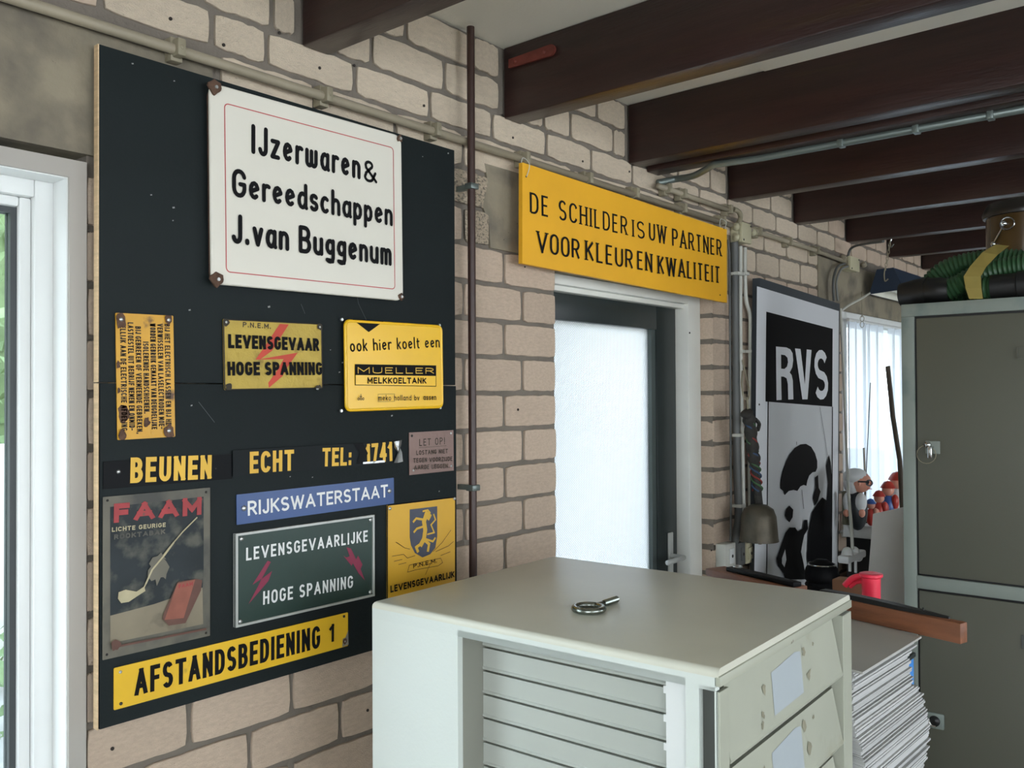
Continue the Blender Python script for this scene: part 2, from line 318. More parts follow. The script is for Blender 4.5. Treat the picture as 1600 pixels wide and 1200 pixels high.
# ------------------------------------------------------------------ stroke lettering
def arc(cx, cy, rx, ry, a0, a1, n=9): return [(cx+rx*math.cos(math.radians(a0+(a1-a0)*i/n)), cy+ry*math.sin(math.radians(a0+(a1-a0)*i/n))) for i in range(n+1)]
G = {
 'A': (.7, [[(0, 0), (.35, 1), (.7, 0)], [(.12, .3), (.58, .3)]]),
 'B': (.56, [[(0, 0), (0, 1), (.26, 1)]+arc(.26, .76, .25, .24, 90, -90)+[(0, .52)], [(.26, .52)]+arc(.28, .26, .28, .26, 90, -90)+[(0, 0)]]),
 'C': (.56, [arc(.29, .7, .29, .3, 15, 180)+arc(.29, .3, .29, .3, 180, 345)]),
 'D': (.56, [[(0, 0), (0, 1), (.22, 1)]+arc(.22, .65, .34, .35, 90, 0)+arc(.22, .35, .34, .35, 0, -90)+[(0, 0)]]),
 'E': (.46, [[(.46, 1), (0, 1), (0, 0), (.46, 0)], [(0, .52), (.4, .52)]]),
 'F': (.46, [[(.46, 1), (0, 1), (0, 0)], [(0, .52), (.4, .52)]]),
 'G': (.58, [arc(.29, .7, .29, .3, 15, 180)+arc(.29, .3, .29, .3, 180, 360)+[(.58, .47), (.34, .47)]]),
 'H': (.56, [[(0, 0), (0, 1)], [(.56, 0), (.56, 1)], [(0, .52), (.56, .52)]]),
 'I': (0.02, [[(.01, 0), (.01, 1)]]),
 'J': (.36, [[(.36, 1), (.36, .22)]+arc(.18, .2, .18, .2, 0, -170)]),
 'K': (.56, [[(0, 0), (0, 1)], [(.54, 1), (.02, .42)], [(.17, .58), (.56, 0)]]),
 'L': (.44, [[(0, 1), (0, 0), (.44, 0)]]),
 'M': (.7, [[(0, 0), (0, 1), (.35, .3), (.7, 1), (.7, 0)]]),
 'N': (.56, [[(0, 0), (0, 1), (.56, 0), (.56, 1)]]),
 'O': (.58, [arc(.29, .7, .29, .3, 0, 180)+arc(.29, .3, .29, .3, 180, 360)+[(.58, .7)]]),
 'P': (.54, [[(0, 0), (0, 1), (.26, 1)]+arc(.26, .74, .28, .26, 90, -90)+[(0, .48)]]),
 'R': (.56, [[(0, 0), (0, 1), (.26, 1)]+arc(.26, .74, .28, .26, 90, -90)+[(0, .48)], [(.27, .48), (.56, 0)]]),
 'S': (.54, [arc(.27, .745, .26, .255, 25, 270)+arc(.27, .245, .27, .245, 90, -155)]),
 'T': (.58, [[(0, 1), (.58, 1)], [(.29, 1), (.29, 0)]]),
 'U': (.56, [[(0, 1), (0, .28)]+arc(.28, .28, .28, .28, 180, 360)+[(.56, 1)]]),
 'V': (.74, [[(0, 1), (.37, 0), (.74, 1)]]),
 'W': (1.0, [[(0, 1), (.25, 0), (.5, .95), (.75, 0), (1.0, 1)]]),
 'Z': (.54, [[(0, 1), (.54, 1), (0, 0), (.54, 0)]]),
 '1': (.24, [[(0, .8), (.2, 1), (.2, 0)]]),
 '4': (.54, [[(.4, 0), (.4, 1), (0, .3), (.54, .3)]]),
 '7': (.5, [[(0, 1), (.5, 1), (.18, 0)]]),
 '.': (.08, [[(.03, .0), (.03, .08)]]), ',': (.1, [[(.06, .08), (0, -.12)]]), ':': (.08, [[(.03, .02), (.03, .12)], [(.03, .55), (.03, .65)]]),
 '-': (.3, [[(0, .5), (.3, .5)]]), '!': (.06, [[(.03, 1), (.03, .3)], [(.03, .1), (.03, 0)]]),
 '&': (.56, [[(.56, 0), (.1, .66)]+arc(.24, .8, .16, .17, 200, -30)+[(.08, .4)]+arc(.22, .2, .2, .2, 140, 320)+[(.54, .42)]]),
 'a': (.42, [arc(.21, .31, .21, .31, 60, 330)+[(.42, .3)], [(.42, .62), (.42, .06), (.46, 0)]]),
 'b': (.42, [[(0, 1), (0, 0)], arc(.21, .31, .21, .31, 170, -170)]),
 'c': (.38, [arc(.21, .31, .21, .31, 50, 310)]),
 'd': (.42, [arc(.21, .31, .21, .31, 60, 330), [(.42, .98), (.42, .06), (.46, 0)]]),
 'e': (.42, [[(.02, .27), (.4, .42)]+arc(.21, .33, .2, .3, 25, 310)]),
 'g': (.42, [arc(.21, .36, .2, .26, 50, 320), [(.42, .62), (.42, -.06)]+arc(.2, -.08, .22, .2, 0, -120)+[(.02, -.22), (.38, -.26)]]),
 'h': (.4, [[(0, 0), (0, 1)], [(0, .4)]+arc(.2, .41, .2, .21, 160, 0)+[(.4, 0)]]),
 'i': (.02, [[(.01, 0), (.01, .58)], [(.01, .86), (.01, .87)]]),
 'j': (.14, [[(.12, .62), (.12, -.15), (0, -.22)], [(.12, .8), (.12, .88)]]),
 'k': (.36, [[(0, 0), (0, 1)], [(.34, .62), (.02, .25)], [(.12, .36), (.36, 0)]]),
 'l': (.02, [[(.01, 0), (.01, 1)]]),
 'm': (.62, [[(0, 0), (0, .62)], [(0, .42)]+arc(.155, .45, .155, .17, 160, 0)+[(.31, 0)], [(.31, .42)]+arc(.465, .45, .155, .17, 160, 0)+[(.62, 0)]]),
 'n': (.4, [[(0, 0), (0, .62)], [(0, .4)]+arc(.2, .41, .2, .21, 160, 0)+[(.4, 0)]]),
 'o': (.42, [arc(.21, .31, .21, .31, 0, 360, 16)]),
 'p': (.42, [[(0, .62), (0, -.3)], arc(.21, .31, .21, .31, 170, -170)]),
 'r': (.26, [[(0, 0), (0, .62)], [(0, .38)]+arc(.2, .4, .2, .22, 160, 60)]),
 's': (.36, [arc(.18, .465, .17, .155, 30, 270)+arc(.18, .155, .18, .155, 90, -150)]),
 't': (.26, [[(.1, .86), (.1, .12)]+arc(.22, .14, .12, .14, 180, 280), [(0, .62), (.26, .62)]]),
 'u': (.42, [[(0, .62), (0, .2)]+arc(.21, .21, .21, .21, 180, 360)+[(.42, .62)], [(.42, .3), (.42, 0)]]),
 'v': (.4, [[(0, .62), (.2, 0), (.4, .62)]]),
 'w': (.62, [[(0, .62), (0, .18)]+arc(.155, .17, .155, .17, 180, 360)+[(.31, .6)], [(.31, .18)]+arc(.465, .17, .155, .17, 180, 360)+[(.62, .62)]]),
 'z': (.38, [[(0, .62), (.38, .62), (0, 0), (.38, 0)]]),
}
YB = [0]
def ribbon(bm, pts, wf, y, cap=0.0, rnd=False):
    """flat stroke; sharp corners split it so that no face folds over itself; each piece a hair nearer than the last"""
    pts = [Vector(p) for p in pts]
    q = [pts[0]]
    for p in pts[1:]:
        if (p-q[-1]).length > 1e-6: q.append(p)
    if len(q) < 2: return
    runs = [[q[0]]]; ext = [[cap, 0]]
    for i in range(1, len(q)):
        runs[-1].append(q[i])
        if i < len(q)-1:
            d0 = (q[i]-q[i-1]).normalized(); d1 = (q[i+1]-q[i]).normalized(); an = math.acos(max(-1, min(1, d0.dot(d1))))
            if an > .7:
                e0 = wf(d1)/2*min(1, math.tan(an/2)); e1 = wf(d0)/2*min(1, math.tan(an/2))
                if rnd: e0 = e1 = 0
                ext[-1][1] = e0; runs.append([q[i]]); ext.append([e1, 0])
    ext[-1][1] = cap
    for r, (e0, e1) in zip(runs, ext):
        YB[0] = (YB[0]+1) % 12; yy = y-YB[0]*.00002
        r[0] = r[0]-(r[1]-r[0]).normalized()*e0; r[-1] = r[-1]+(r[-1]-r[-2]).normalized()*e1
        L, R_ = [], []
        for i, p in enumerate(r):
            d0 = (r[i]-r[i-1]).normalized() if i else (r[1]-r[0]).normalized()
            d1 = (r[i+1]-r[i]).normalized() if i < len(r)-1 else d0
            dd = (d0+d1).normalized(); nrm = Vector((-dd.y, dd.x)); w = wf(dd)/2/max(.75, dd.dot(d0))
            L.append(p+nrm*w); R_.append(p-nrm*w)
        a = [bm.verts.new((v.x, yy, v.y)) for v in L]; b = [bm.verts.new((v.x, yy, v.y)) for v in R_]
        for i in range(len(r)-1):
            bm.faces.new((b[i], b[i+1], a[i+1], a[i]))
        if rnd:
            for c in (r[0], r[-1]):
                YB[0] = (YB[0]+1) % 12; w = wf(Vector((0, 1)))/2
                bm.faces.new([bm.verts.new((c.x+w*math.cos(t*PI/5), y-YB[0]*.00002, c.y+w*math.sin(t*PI/5))) for t in range(10)])
def text(bm, s, a, b, h, wt, y, track=.22, style='sans', cond=None):
    """s between local points a and b (baseline), cap height h, stroke weight wt*h"""
    a = Vector(a); b = Vector(b); ex = (b-a).normalized(); ez = Vector((-ex.y, ex.x))
    n = sum(ch != ' ' for ch in s); gs = sum(G[ch][0] for ch in s if ch != ' ')+.34*s.count(' ')+track*(len(s)-1)
    W = wt*h; WX = W*(1 if style != 'serif' else .8); Lt = (b-a).length
    if n*WX > .56*Lt: W *= .56*Lt/(n*WX); WX = .56*Lt/n
    sx = (Lt-n*WX)/gs; x = 0
    for ch in s:
        if ch == ' ': x += (.34+track)*sx; continue
        gw, st = G[ch]; x += WX/2; nv0 = len(bm.verts)
        for pl in st:
            P = [a+ex*(x+px*sx)+ez*(W/2+py*(h-W)) for px, py in pl]
            if style == 'serif':
                wf = lambda d: W*(.6+.4*abs(d.dot(ez))**1.5)
                ribbon(bm, P, wf, y)
                for e, nb in ((P[0], P[1]), (P[-1], P[-2])):
                    if abs((e-nb).normalized().dot(ez)) > .85 and len(pl) < 6:
                        ribbon(bm, [e-ex*W*.95, e+ex*W*.95], lambda d: W*.36, y-.00005)
            else:
                ribbon(bm, P, lambda d: W, y, cap=0 if style == 'round' or ch in 'CSGO' else W*.5, rnd=style == 'round')
        if style == 'sans' and ch.isupper() or ch in '147':
            bm.verts.ensure_lookup_table()
            for v in bm.verts[nv0:]:
                q = Vector((v.co.x, v.co.z))-a; t = q.dot(ez)
                if t < 0 or t > h: q -= ez*(t-max(0, min(h, t))); q += a; v.co.x, v.co.z = q.x, q.y
        x += WX/2+(gw+track)*sx

# ------------------------------------------------------------------ sign builder
class Sign:
    def __init__(s, name, label, quad, off, th, m, group=None, corner=.004, cat='sign', screws=(), screwm=None, partname='plate', fit=True):
        Y = WY-off
        p = [PY(x, y, Y) for x, y in quad]  # TL TR BR BL
        ax = ((p[1]-p[0])+(p[2]-p[3])); az = ((p[0]-p[3])+(p[1]-p[2]))
        s.w = ((p[1]-p[0]).length+(p[2]-p[3]).length)/2; s.h = ((p[0]-p[3]).length+(p[1]-p[2]).length)/2
        ang = math.atan2(ax.z, ax.x)*.5+(math.atan2(az.z, az.x)-PI/2)*.5
        c = (p[0]+p[1]+p[2]+p[3])/4
        s.ex = Vector((math.cos(ang), 0, math.sin(ang))); s.ez = Vector((-math.sin(ang), 0, math.cos(ang)))
        s.o = c-s.ex*s.w/2-s.ez*s.h/2; s.Y = Y; s.th = th; s.k = 0
        s.root = empty(name, (s.o.x, Y, s.o.z), label, cat, group, rot=(0, -ang, 0))
        bm = new(); prism(bm, rr(0, 0, s.w, s.h, corner), 0, th); s.plate = ob(partname, bm, m, s.root)
        for q in screws: s.screw(q, screwm or screwM)
    def L(s, px, py, y=0):
        p = PY(px, py, s.Y+y)-s.o; return (p.dot(s.ex), p.dot(s.ez))
    def screw(s, q, m=None, r=.0035):
        u, v = s.L(*q); bm = new()
        lathe(bm, [(0, 0), (r*.6, 0), (r, r*.5), (r, r*.7), (0, r*.7)], 10)
        o = ob('screw', bm, m or screwM, s.root, smooth=True)
        o.rotation_euler = (-PI/2, 0, 0); o.location = (u, -r*.7, v)
    def lift(s): s.k += 1; return -.0004*s.k
    def text(s, t, a, b, top, wt, m, y=None, **k):
        """a,b baseline pixels; top = pixel above a giving the cap height; t str or list"""
        A, B_, T = s.L(*a), s.L(*b), s.L(*top)
        h = abs(T[1]-A[1]); bm = new(); text(bm, t, A, B_, h, wt, y if y is not None else s.lift(), **k)
        return ob('lettering', bm, m, s.root)
    def poly(s, pts, m, name='print', raw=False, y=None):
        bm = new(); P = pts if raw else [s.L(*p) for p in pts]
        y = s.lift() if y is None else y
        f = bm.faces.new([bm.verts.new((p[0], y, p[1])) for p in P])
        f.normal_update()
        if f.normal.y > 0: f.normal_flip()
        bmesh.ops.triangulate(bm, faces=bm.faces, ngon_method='EAR_CLIP')
        return ob(name, bm, m, s.root)
    def line(s, pts, w, m, name='line', raw=False):
        bm = new(); P = pts if raw else [s.L(*p) for p in pts]; ribbon(bm, P, lambda d: w, s.lift()); return ob(name, bm, m, s.root)

# ================================================================== THE SETTING
XA, XB = -2.3, 7.6          # back and far ends of the room
YR = -3.4                   # right side wall
ZC = zr(.888)
# sign wall: mortar body in pieces round the openings
O1 = (-1.1, .664)           # window opening x
D1 = (1.926, 2.8366)        # door opening
O2 = (4.082, 6.7)           # far window opening
ZL = zr(.36); MY = WY+.005
wall = B('wall_left', (XA, MY, 0), (O1[0], MY+.28, ZC+.02), mortarM); struct(wall)
bm = new()
for x0, x1, z0, z1 in ((XA, O1[0], 0, ZC), (O1[0], O1[1], zr(.405), ZC), (O1[0], O1[1], 0, zr(-.95)), (O1[1], D1[0], 0, ZC), (D1[0], D1[1], ZL, ZC), (D1[1], O2[0], 0, ZC), (O2[0], O2[1], zr(.385), ZC), (O2[0], O2[1], 0, zr(-.62)), (O2[1], XB, 0, ZC)):
    box(bm, (x0, MY, z0), (x1, MY+.28, z1))
me = wall.data; bm.to_mesh(me); bm.free()
for nm, x0, x1, z0, z1 in (('a', -1.6, .889, .399, .605), ('b', 1.64, 3.02, .345, .578), ('c', 3.80, 6.95, .38, .60)):
    vs = []
    bm = new()
    if nm == 'b':
        prism(bm, [(x0+.02, zr(z0)+.025), (1.93, zr(z0)+.025), (1.93, zr(z0)), (2.84, zr(z0)), (2.84, zr(z0)+.03), (x1, zr(z0)+.03), (x1, zr(z1)), (x0, zr(z1)), (x0+.012, zr(.53)), (x0-.008, zr(.47)), (x0+.015, zr(.43))], WY-.001, WY+.2)
    elif nm == 'a': prism(bm, [(x0, zr(z0)), (x1-.23, zr(z0)), (x1-.23, zr(z0)), (x1, zr(z0)), (x1, zr(z1)), (x0, zr(z1))], WY-.004, WY+.2)
    else: prism(bm, [(x0, zr(z0)), (x1, zr(z0)), (x1, zr(z1)), (x0, zr(z1))], WY-.004, WY+.2)
    ob('lintel', bm, concM, wall)

# bricks: outline variants shared between alike pieces
def brick_mesh(i, kind):
    rn = random.Random(i*7+kind*100); bm = new(); pts = []
    nx, nz = (9, 2)
    def j(a): return rn.uniform(-a, a)
    cz = .09 if kind == 0 else .12
    rag = .006 if kind == 0 else .010; rz = .014 if kind == 0 else .032; ec = .035 if kind == 0 else .055
    for k in range(nx+1): t = k/nx; pts.append((.012+t*.976, 0+j(rz)+(ec if k in (0, nx) else 0)))
    for k in range(1, nz+1): pts.append((1+j(rag*.6), cz+(1-2*cz)*(k-.5)/nz*1.0+j(.02)))
    for k in range(nx+1): t = 1-k/nx; pts.append((.012+t*.976, 1+j(rz)-(ec if k in (0, nx) else 0)))
    for k in range(1, nz+1): pts.append((0+j(rag*.6), 1-cz-(1-2*cz)*(k-.5)/nz+j(.02)))
    ins = [(.5+(x-.5)*.99, .5+(z-.5)*.97) for x, z in pts]
    a = [bm.verts.new((x, -.0, z)) for x, z in ins]; b = [bm.verts.new((x, .25, z)) for x, z in pts]; d = [bm.verts.new((x, 1, z)) for x, z in pts]
    bm.faces.new(a)
    n = len(pts)
    for k in range(n):
        bm.faces.new((a[k], b[k], b[(k+1) % n], a[(k+1) % n])); bm.faces.new((b[k], d[k], d[(k+1) % n], b[(k+1) % n]))
    bmesh.ops.recalc_face_normals(bm, faces=bm.faces)
    me = bpy.data.meshes.new('brick'); bm.to_mesh(me); bm.free(); return me
BMS = [[brick_mesh(i, 0) for i in range(8)], [brick_mesh(i+20, 1) for i in range(8)], [brick_mesh(i+40, 1) for i in range(3)]]
for g, m in zip(BMS, (brickM, brickW, brokenM)):
    for me in g: me.materials.append(m)
brickpos = []
def brick(x0, x1, z0, z1, kind=0, y=WY, dep=.006, tilt=0):
    if x1-x0 < .012 or z1-z0 < .012: return
    brickpos.append((x0, x1, z0, z1, kind, y, dep))
J = .0055
zs = [.641-.0905*k for k in range(0, 25)]
low = [(zs[k+1], zs[k]) for k in range(24)]
upper = [(.641, .716), (.716, .800), (.800, .888)]
M_ = .2165
def joints(anchor, z):
    """x of the head joints: measured anchors extended by the module"""
    xs = sorted(anchor); m0 = (xs[1]-xs[0]) if len(xs) > 1 else M_
    while xs[0] > XA+.3: xs.insert(0, xs[0]-.2185)
    while xs[-1] < XB-.3: xs.append(xs[-1]+.2115)
    return xs
def blocked(x0, x1, z0, z1):
    # returns list of free x-intervals for this course
    iv = [(x0, x1)]
    def cut(a, b):
        nonlocal iv; r = []
        for p, q in iv:
            if b <= p or a >= q: r.append((p, q)); continue
            if a > p: r.append((p, a))
            if b < q: r.append((b, q))
        iv = r
    zm = (z0+z1)/2
    if -.95 < zm < .405: cut(*O1)
    if zm < .36: cut(1.926-.001, D1[1]-.003)
    if -.62 < zm < .385: cut(*O2)
    if .39 < zm < .60: cut(-1.6, .889); cut(3.80, 6.95)
    if .34 < zm < .59: cut(1.655, 3.02)
    if .708 < zm:
        for bx in BEAMX: cut(bx-.02, bx+.085)
    return iv
BEAMX = [-.71, -.11, .49, 1.091, 1.714, 2.298, 2.961, 3.548, 4.153, 4.753, 5.353, 5.953, 6.553, 7.153]
for k, (z0, z1) in enumerate(low):
    zt = (z0+z1)/2
    odd = k % 2
    if zt > .6: an = [1.103, 1.346-.02]+[1.346+.2165*i for i in range(1, 9)]+[3.278, 3.487, 3.703]
    elif odd == 0: an = [1.123, 1.343, 1.563, 1.785, 2.005, 3.261-.212, 3.261, 3.473, 3.694]
    else: an = [1.05, 1.27, 1.49, 1.712, 3.189-.212, 3.189, 3.401, 3.612, 3.83]
    if zt < -.5:
        an = [.844, 1.064, 1.284] if abs(zt+.58) < .03 or odd == (5+6) % 2 and False else None
        par = round((.641-.045-zt)/.0905) % 2
        ref = round((.641-.045+.59)/.0905) % 2
        an = [.844, 1.064, 1.284, 1.504, 1.724] if par == ref else [.968, 1.185, 1.405, 1.625]
    xs = joints(an, zt)
    for a, b in zip(xs, xs[1:]):
        for p, q in blocked(a+J, b-J, z0, z1):
            if p < O1[0]-.6 or q > O2[1]+.9: continue
            cx = (p+q)/2
            if .69 < p and q < 1.47 and -.5 < zt < .56: continue       # wholly behind the sign board
            kind = 0 if zt < .5 else 1
            if 1.5 < cx < 1.66 and .37 < zt < .6: kind = 2
            if abs(p-(D1[1]-.003)) < .002: brick(p, q, z0+J, z1-J, kind, dep=.11)
            else: brick(p, q, z0+J, z1-J, kind)
for (z0, z1), an in zip(upper, ([.686-.218, .686, .896-.005, 1.008, 1.228, 1.451, 1.67, 1.889, 2.1, 2.32, 2.53, 2.746, 2.955, 3.161, 3.374, 3.592, 3.801, 4.009],
                               [.871-.218, .871, 1.02, 1.274, 1.499, 1.714, 1.999-.12, 1.999, 2.215, 2.39, 2.60, 2.824, 3.04, 3.326, 3.54, 3.72, 3.933],
                               [.76, .98, 1.376, 1.60, 1.714, 1.93, 2.131, 2.45, 2.66, 2.87, 3.2, 3.41, 3.7, 3.9])):
    xs = joints(an, z0)
    for a, b in zip(xs, xs[1:]):
        for p, q in blocked(a+J, b-J, z0, z1):
            if q < .3 or p > 7.3: continue
            brick(p, q, z0+J, z1-J, 1)
rb = random.Random(3)
brickpos.sort(key=lambda t: t[0]*.9-abs(t[2])*.2)
vis = [t for t in brickpos if t[0] > .5]; rest = [t for t in brickpos if t[0] <= .5]
vis.sort(key=lambda t: t[0]); rest += vis[380:]; vis = vis[:380]
def bxf(t):
    x0, x1, z0, z1, kind, y, dep = t
    return Matrix.Translation((x0+rb.uniform(-.001, .001), y-rb.uniform(0, .0015), zr(z0)+rb.uniform(-.001, .001))) @ Matrix.Diagonal((x1-x0, dep, z1-z0, 1))
first = 300
for i, t in enumerate(vis):
    if i >= first: rest.append(t); continue
    o = bpy.data.objects.new('brick', rb.choice(BMS[t[4]])); COL.objects.link(o)
    mt = bxf(t); o.parent = wall; o.matrix_local = mt
bm = new()
for t in rest:
    n0 = len(bm.verts); bm.from_mesh(rb.choice(BMS[t[4]])); bm.verts.ensure_lookup_table()
    mt = bxf(t)
    for v in bm.verts[n0:]: v.co = mt @ v.co
o = ob('brickwork', bm, brickM, wall); o['kind'] = 'stuff'

for hx_, hy_ in ((267, 29), (437, 51), (500, 106), (663, 165), (554, 102), (802, 215), (911, 252), (984, 268), (1026, 290), (786, 180), (350, 70), (810, 640), (1112, 860), (575, 1110), (176, 1170), (1078, 520)):
    p = PY(hx_, hy_, WY-.003); bm = new(); lathe(bm, [(0, 0), (.0032, 0), (.0032, .002), (0, .002)], 8)
    o = ob('drill_hole', bm, mat('dark_drill_hole', (44, 38, 34), .9), wall); o.rotation_euler = (-PI/2, 0, 0); o.location = p
# ceiling, floor, other walls
struct(B('floor', (XA-.1, YR-.1, -.1), (XB+.1, WY+.3, 0), floorM))
ce = struct(B('ceiling', (XA-.1, YR-.1, ZC), (XB+.1, WY+.3, ZC+.1), ceilM))
bm = new(); box(bm, (1.79, WY-.44, ZC-.004), (2.30, YR, ZC+.001)); box(bm, (2.4, WY-.44, ZC-.004), (2.96, YR, ZC+.001)); ob('board', bm, ceilM, ce)
def wallbox(name, boxes, m):
    bm = new()
    for lo, hi in boxes: box(bm, lo, hi)
    return struct(ob(name, bm, m))
wallbox('wall_back', [((XA-.2, YR, 0), (XA, WY+.28, .6)), ((XA-.2, YR, 2.3), (XA, WY+.28, ZC)), ((XA-.2, YR, .6), (XA, -2.7, 2.3)), ((XA-.2, -.3, .6), (XA, WY+.28, 2.3))], plastM)
wallbox('wall_right', [((XA, YR-.2, 0), (XB, YR, .75)), ((XA, YR-.2, 2.25), (XB, YR, ZC)), ((XA, YR-.2, .75), (-.9, YR, 2.25)), ((2.1, YR-.2, .75), (3.5, YR, 2.25)), ((5.7, YR-.2, .75), (XB, YR, 2.25))], plastM)
struct(B('wall_far', (XB, YR, 0), (XB+.2, WY+.28, ZC), plastM))

# beams
ZB = .706
def beam(x, label, z=ZB, w=.066):
    o = B('ceiling_beam', (x, YR, zr(z)), (x+w, WY-.001, ZC-.001), woodD, None, .004); o['kind'] = 'structure'; o['label'] = label
    return o
BL = {3: 'dark stained beam nearest the left edge, above the white enamel sign', 4: 'dark stained beam carrying the rusty red wall anchor',
      5: 'dark beam third from the front with paler worn underside', 6: 'dark beam just beyond the metal pipe', 7: 'dark beam fifth from the front', 8: 'dark beam from which the blue lamp hangs',
      9: 'dark beam past the hanging lamp', 10: 'short visible dark beam above the green hoses'}
bobs = {}
for i, x in enumerate(BEAMX):
    bobs[i] = beam(x, BL.get(i, 'dark stained ceiling beam'))
beam(BEAMX[5]+.103, 'second dark timber close behind the third beam', ZB-.006)
# red iron anchor on the second beam
bm = new(); p0 = PX(797, 100, BEAMX[4]); p1 = PX(862, 84, BEAMX[4])
y0, y1 = p0.y, p1.y; zc = p0.z
for (a, b) in ((0, 1),):
    pts = [(y0, zc-.012), (y1, zc-.014)]+[(y1-.014*math.sin(t*PI/6), zc-.014*math.cos(t*PI/6)) for t in range(1, 6)]+[(y1, zc+.014), (y0, zc+.010)]
    va = [bm.verts.new((BEAMX[4]-.006, p[0], p[1])) for p in pts]; vb = [bm.verts.new((BEAMX[4], p[0], p[1])) for p in pts]
    bm.faces.new(va); n = len(pts)
    for i in range(n): bm.faces.new((va[i], va[(i+1) % n], vb[(i+1) % n], vb[i]))
for yy in (y0-.02, y1+.02): ell(bm, (BEAMX[4]-.006, yy, zc), (.003, .006, .006), 8)
bmesh.ops.recalc_face_normals(bm, faces=bm.faces)
o = ob('anchor_strap', bm, redAnchor, bobs[4]); o['label'] = 'rusty red iron strap'

# ------------------------------------------------------------------ window 1 (left edge of the photo)
def solveY(px, X, py=600): d = ray(px, py); return d.y*X/d.x
w1 = bpy.data.objects.new('window_1', None); COL.objects.link(w1); struct(w1)
Xf = PY(134, 290).x; Xi = PY(107, 290).x; Zf = PY(134, 254.5).z; Zi = PY(107, 277).z; Yr = solveY(85, Xi, 400)
Xs = PY(54, 400, Yr).x; Zs = PY(54, 308, Yr).z; Xg = PY(27, 400, Yr+.02).x; Zg = PY(27, 324, Yr+.02).z
ZBt = zr(-.95); XL = O1[0]
def ring(name, xr, zt, xi, zi, y0, y1, m, par, bev=0, zb=None, zbi=None):
    """a rectangular frame with mirror-symmetric left side"""
    t = xr-xi; zb = ZBt+(Zf-zt) if zb is None else zb; xl = XL+(Xf-xr)
    for lo, hi in (((xi, y0, zb), (xr, y1, zt)), ((xl, y0, zb), (xl+t, y1, zt)), ((xl+t, y0, zi), (xi, y1, zt)), ((xl+t, y0, zb), (xi, y1, zb+(zt-zi)))):
        B(name, lo, hi, m, par, bev)
ring('casing', Xf, Zf, Xi, Zi, WY-.004, Yr+.05, mat('shaded_casing_paint', (168, 163, 155), .5, var=.03), w1)  # casing colour carries the shade on its room side
for lo, hi in (((Xi-.002, WY+.002, ZBt+.03), (Xi+.0005, Yr, Zi)), ((XL+.03, WY+.002, Zi-.002), (Xi-.002, Yr, Zi+.0005))): B('lit_reveal_face', lo, hi, whiteF, w1)  # thin white facing paints daylight onto the casing's inner face
ring('frame', Xi, Zi, Xs, Zs, Yr, Yr+.06, whiteF, w1, .003)
ring('sash', Xs, Zs, Xg, Zg, Yr+.012, Yr+.05, whiteF, w1, .004)
Xk = PY(13, 400, Yr+.03).x
ring('gasket', Xg, Zg, Xk, Zg-(Xg-Xk), Yr+.022, Yr+.045, gasket, w1)
B('pane', (XL+(Xf-Xk), Yr+.032, ZBt+.12), (Xk, Yr+.038, Zg-(Xg-Xk)), glassM, w1)
B('window_sill', (XL, WY-.05, ZBt-.03), (Xf-.01, Yr+.06, ZBt), whiteF, w1, .004)

# ------------------------------------------------------------------ door 1
d1 = bpy.data.objects.new('door_1', None); COL.objects.link(d1); struct(d1)
Yf = WY+.047; Yd = WY+.095
XR = 2.8330; XJ = 2.7466; XLd = 1.90
ZF0 = zr(.345); ZF1 = zr(.3155)
for lo, hi in (((XJ, Yf, 0), (XR, Yd+.06, ZF0)), ((XLd-.04, Yf, 0), (XLd+.03, Yd+.06, ZF0)), ((XLd+.03, Yf, ZF1), (XJ, Yd+.06, ZF0))): B('frame', lo, hi, whiteD, d1, .003)
B('frame_bead', (XLd+.03, Yd-.03, zr(.300)), (XJ, Yd+.002, ZF1), whiteD, d1, .002)
leaf = B('door_leaf', (XJ-.130, Yd, .02), (XJ-.004, Yd+.045, zr(.304)), greenD, d1, .003)
bm = new(); xa, xb, xc = XLd+.032, 1.99, XJ-.157
box(bm, (xa, Yd, .02), (xb, Yd+.045, zr(.304)), .002); box(bm, (xb, Yd, zr(.222)), (XJ-.131, Yd+.045, zr(.304)), .002); box(bm, (xb, Yd, .02), (XJ-.131, Yd+.045, .6), .002)
ob('rail', bm, greenD, leaf, auto=30)
bm = new(); box(bm, (xc, Yd+.006, .6), (XJ-.131, Yd+.04, zr(.222))); ob('glazing_bead', bm, mat('dark_glazing_bead', (70, 80, 78), .4), leaf)
pg = B('pane', (0, 0, 0), (xc-xb, .006, zr(.222)-.6), texGlass, leaf); pg.location = (xb, Yd+.02, .6)
h0 = PY(1047, 832, Yd-.002)
hp = B('handle_plate', (h0.x-.017, Yd-.006, h0.z-.19), (h0.x+.017, Yd, h0.z), alu, d1, .004)
hz = PY(1043, 876, Yd-.04).z
bm = new(); tube(bm, smoothpath([(h0.x, Yd, hz), (h0.x, Yd-.045, hz), (h0.x-.01, Yd-.055, hz), (h0.x-.11, Yd-.055, hz-.002)], 5), .0085, 10)
ob('handle', bm, alu, hp, auto=50)

